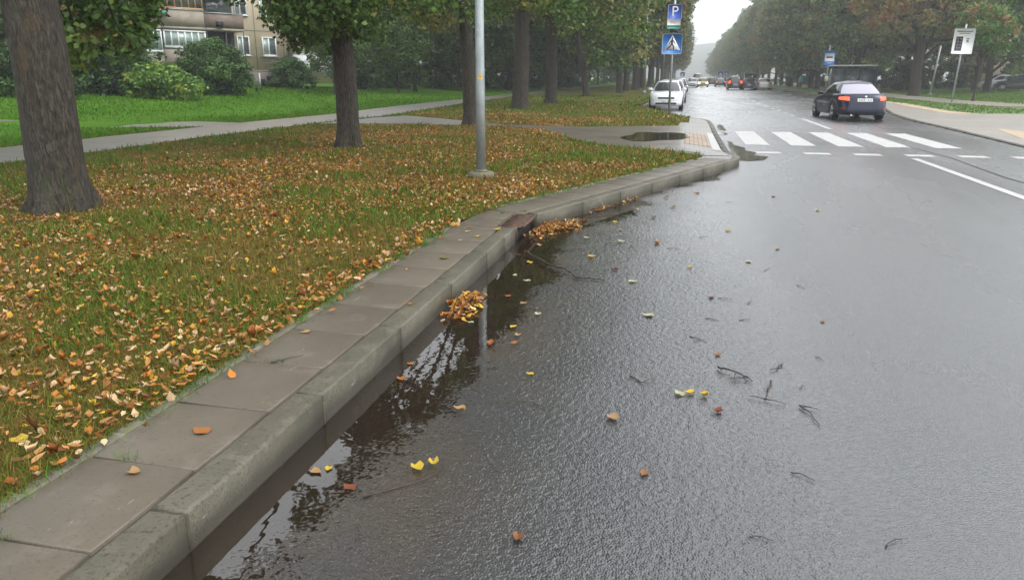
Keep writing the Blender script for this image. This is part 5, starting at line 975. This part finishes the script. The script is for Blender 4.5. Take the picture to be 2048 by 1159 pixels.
for x in (-2.5,0,2.5): mb=MB(); mb.box((x,-3.53,2.3),(1.2,.06,1.2)); mb.build('window',M['glass'],bnn)
# ---------------- people ----------------
SK=mat('skin',(.42,.25,.18),.6); HAIR=mat('dark_hair',(.03,.02,.015),.7)
def person(loc,rz,h,top,legs,label,hat=None,bend=0,walk=.25,group=None):
    root=empty('person',loc,rz,label,'person',group); s=h/1.75
    V={}; names=['pel','spn','chs','nck','hd','hd2','lh','lk','la','lt','rh','rk','ra','rt','ls','le','lw','lf','rs','re','rw','rf']
    by=lambda z:(z-1.0)*bend
    co=[(0,0,.98),(0,by(1.15),1.15),(0,by(1.38),1.38),(0,by(1.5),1.5),(0,.01+by(1.6),1.60),(0,.01+by(1.72),1.71),
        (.09,0,.93),(.10,walk*.55,.52),(.10,walk,.09),(.10,walk+.17,.03),(-.09,0,.93),(-.10,-walk*.25,.50),(-.10,-walk*1.1,.12),(-.10,-walk*1.0+.15,.04),
        (.19,by(1.4),1.40),(.24,by(1.2)-.08,1.14),(.22,by(.95)+.06+bend*.3,.90),(.21,.09+bend*.3,.80),(-.19,by(1.4),1.40),(-.24,by(1.2)+.05,1.14),(-.22,.14+bend*.3,.92),(-.21,.19+bend*.3,.83)]
    rad=[.145,.135,.15,.06,.095,.085,.095,.065,.045,.04,.095,.065,.045,.04,.065,.05,.035,.03,.065,.05,.035,.03]
    E=[(0,1),(1,2),(2,3),(3,4),(4,5),(0,6),(6,7),(7,8),(8,9),(0,10),(10,11),(11,12),(12,13),(2,14),(14,15),(15,16),(16,17),(2,18),(18,19),(19,20),(20,21)]
    me=bpy.data.meshes.new('body'); me.from_pydata([tuple(np.array(c)*s) for c in co],E,[]); o=bpy.data.objects.new('body',me); COL.objects.link(o); o.parent=root
    md=o.modifiers.new('skin','SKIN'); 
    for i,v in enumerate(me.skin_vertices[0].data): v.radius=(rad[i]*s,rad[i]*s*.85); v.use_root=(i==0)
    o.modifiers.new('sub','SUBSURF').levels=1; o.modifiers['sub'].render_levels=2
    dg=bpy.context.evaluated_depsgraph_get(); dg.update(); m2=bpy.data.meshes.new_from_object(o.evaluated_get(dg)); o.modifiers.clear(); o.data=m2
    for m in (top,legs,SK,M['black']): m2.materials.append(m)
    for p in m2.polygons:
        z=p.center.z/s; x=abs(p.center.x)/s; p.material_index=2 if z>1.48 or (x>.17 and z<.93) else (3 if z<.1 else (1 if z<.95 else 0)); p.use_smooth=True
    c=hat or HAIR; mb=MB(); r=.105*s; hz=1.68*s; V=[];hy=(.0+by(1.7))*s
    for i,ph in enumerate((0.0,.5,1.0,1.4)): V+=[(r*math.cos(ph)*math.cos(t),hy-.01+r*math.cos(ph)*math.sin(t),hz+r*1.05*math.sin(ph)) for t in np.linspace(0,6.28,13)[:-1]]
    mb.add(V,[(q*12+i,q*12+(i+1)%12,(q+1)*12+(i+1)%12,(q+1)*12+i) for q in range(3) for i in range(12)]+[tuple(range(36,48))]); mb.build('hat' if hat else 'hair',c,root,smooth=True); return root
cl=lambda n,c: mat(n,c,.8)
p1=at(1181,172,100); person((-13.2,97.5,.15),R(200),1.72,cl('white_jacket',(.60,.60,.58)),cl('dark_trousers',(.02,.02,.025)),'person in a white jacket walking on the left footpath')
person((-14.6,96.5,.15),R(10),1.75,cl('black_coat',(.015,.015,.02)),cl('black_trousers',(.015,.015,.018)),'person in black on the footpath left of the white jacket')
x=at(1599,178,98.)[0]; person((x,98,.12),R(180),1.7,cl('turquoise_top',(.04,.35,.40)),cl('red_skirt',(.18,.03,.04)),'person in a turquoise top standing near the bus stop')
x=at(1504,178,100.)[0]; person((x,101.0,.012),R(0),1.75,cl('dark_jacket',(.03,.03,.04)),cl('dark_jeans',(.03,.035,.06)),'person with a pale cap leaning to the car with raised boot',hat=cl('pale_cap',(.55,.55,.55)),bend=.25,walk=.1)
person((15.6,83.9,.12),R(170),1.7,cl('grey_hoodie',(.10,.10,.11)),cl('blue_jeans',(.04,.05,.09)),'person waiting inside the bus shelter',walk=.05)
# ---------------- hills and haze ----------------
M['hill']=mat('wooded_hill',(.03,.055,.02),.9,noise=[(.02,(.045,.07,.025),.4,.6),(.15,(.02,.035,.015),.5,.65)],bump=(.12,1,4))
ax=np.linspace(-520,620,70); ay=np.linspace(1080,1390,24)
grid('hill',ax,ay,lambda X,Y:-6+ (48+16*vn(X,Y,.006,77)+5*vn(X,Y,.03,78))*np.sin(np.clip((Y-1080)/310,0,1)*math.pi)**.6,M['hill'])
M['haze']=bpy.data.materials.new('haze'); M['haze'].use_nodes=True; t=M['haze'].node_tree; t.nodes.clear(); o=t.nodes.new('ShaderNodeOutputMaterial'); v=t.nodes.new('ShaderNodeVolumePrincipled')
v.inputs['Color'].default_value=(.96,.98,1,1); v.inputs['Density'].default_value=.0012; v.inputs['Anisotropy'].default_value=.2; t.links.new(v.outputs[0],o.inputs['Volume'])
mb=MB(); mb.box((0,670,34.5),(1440,1480,82)); tag(mb.build('haze',M['haze']),kind='stuff')
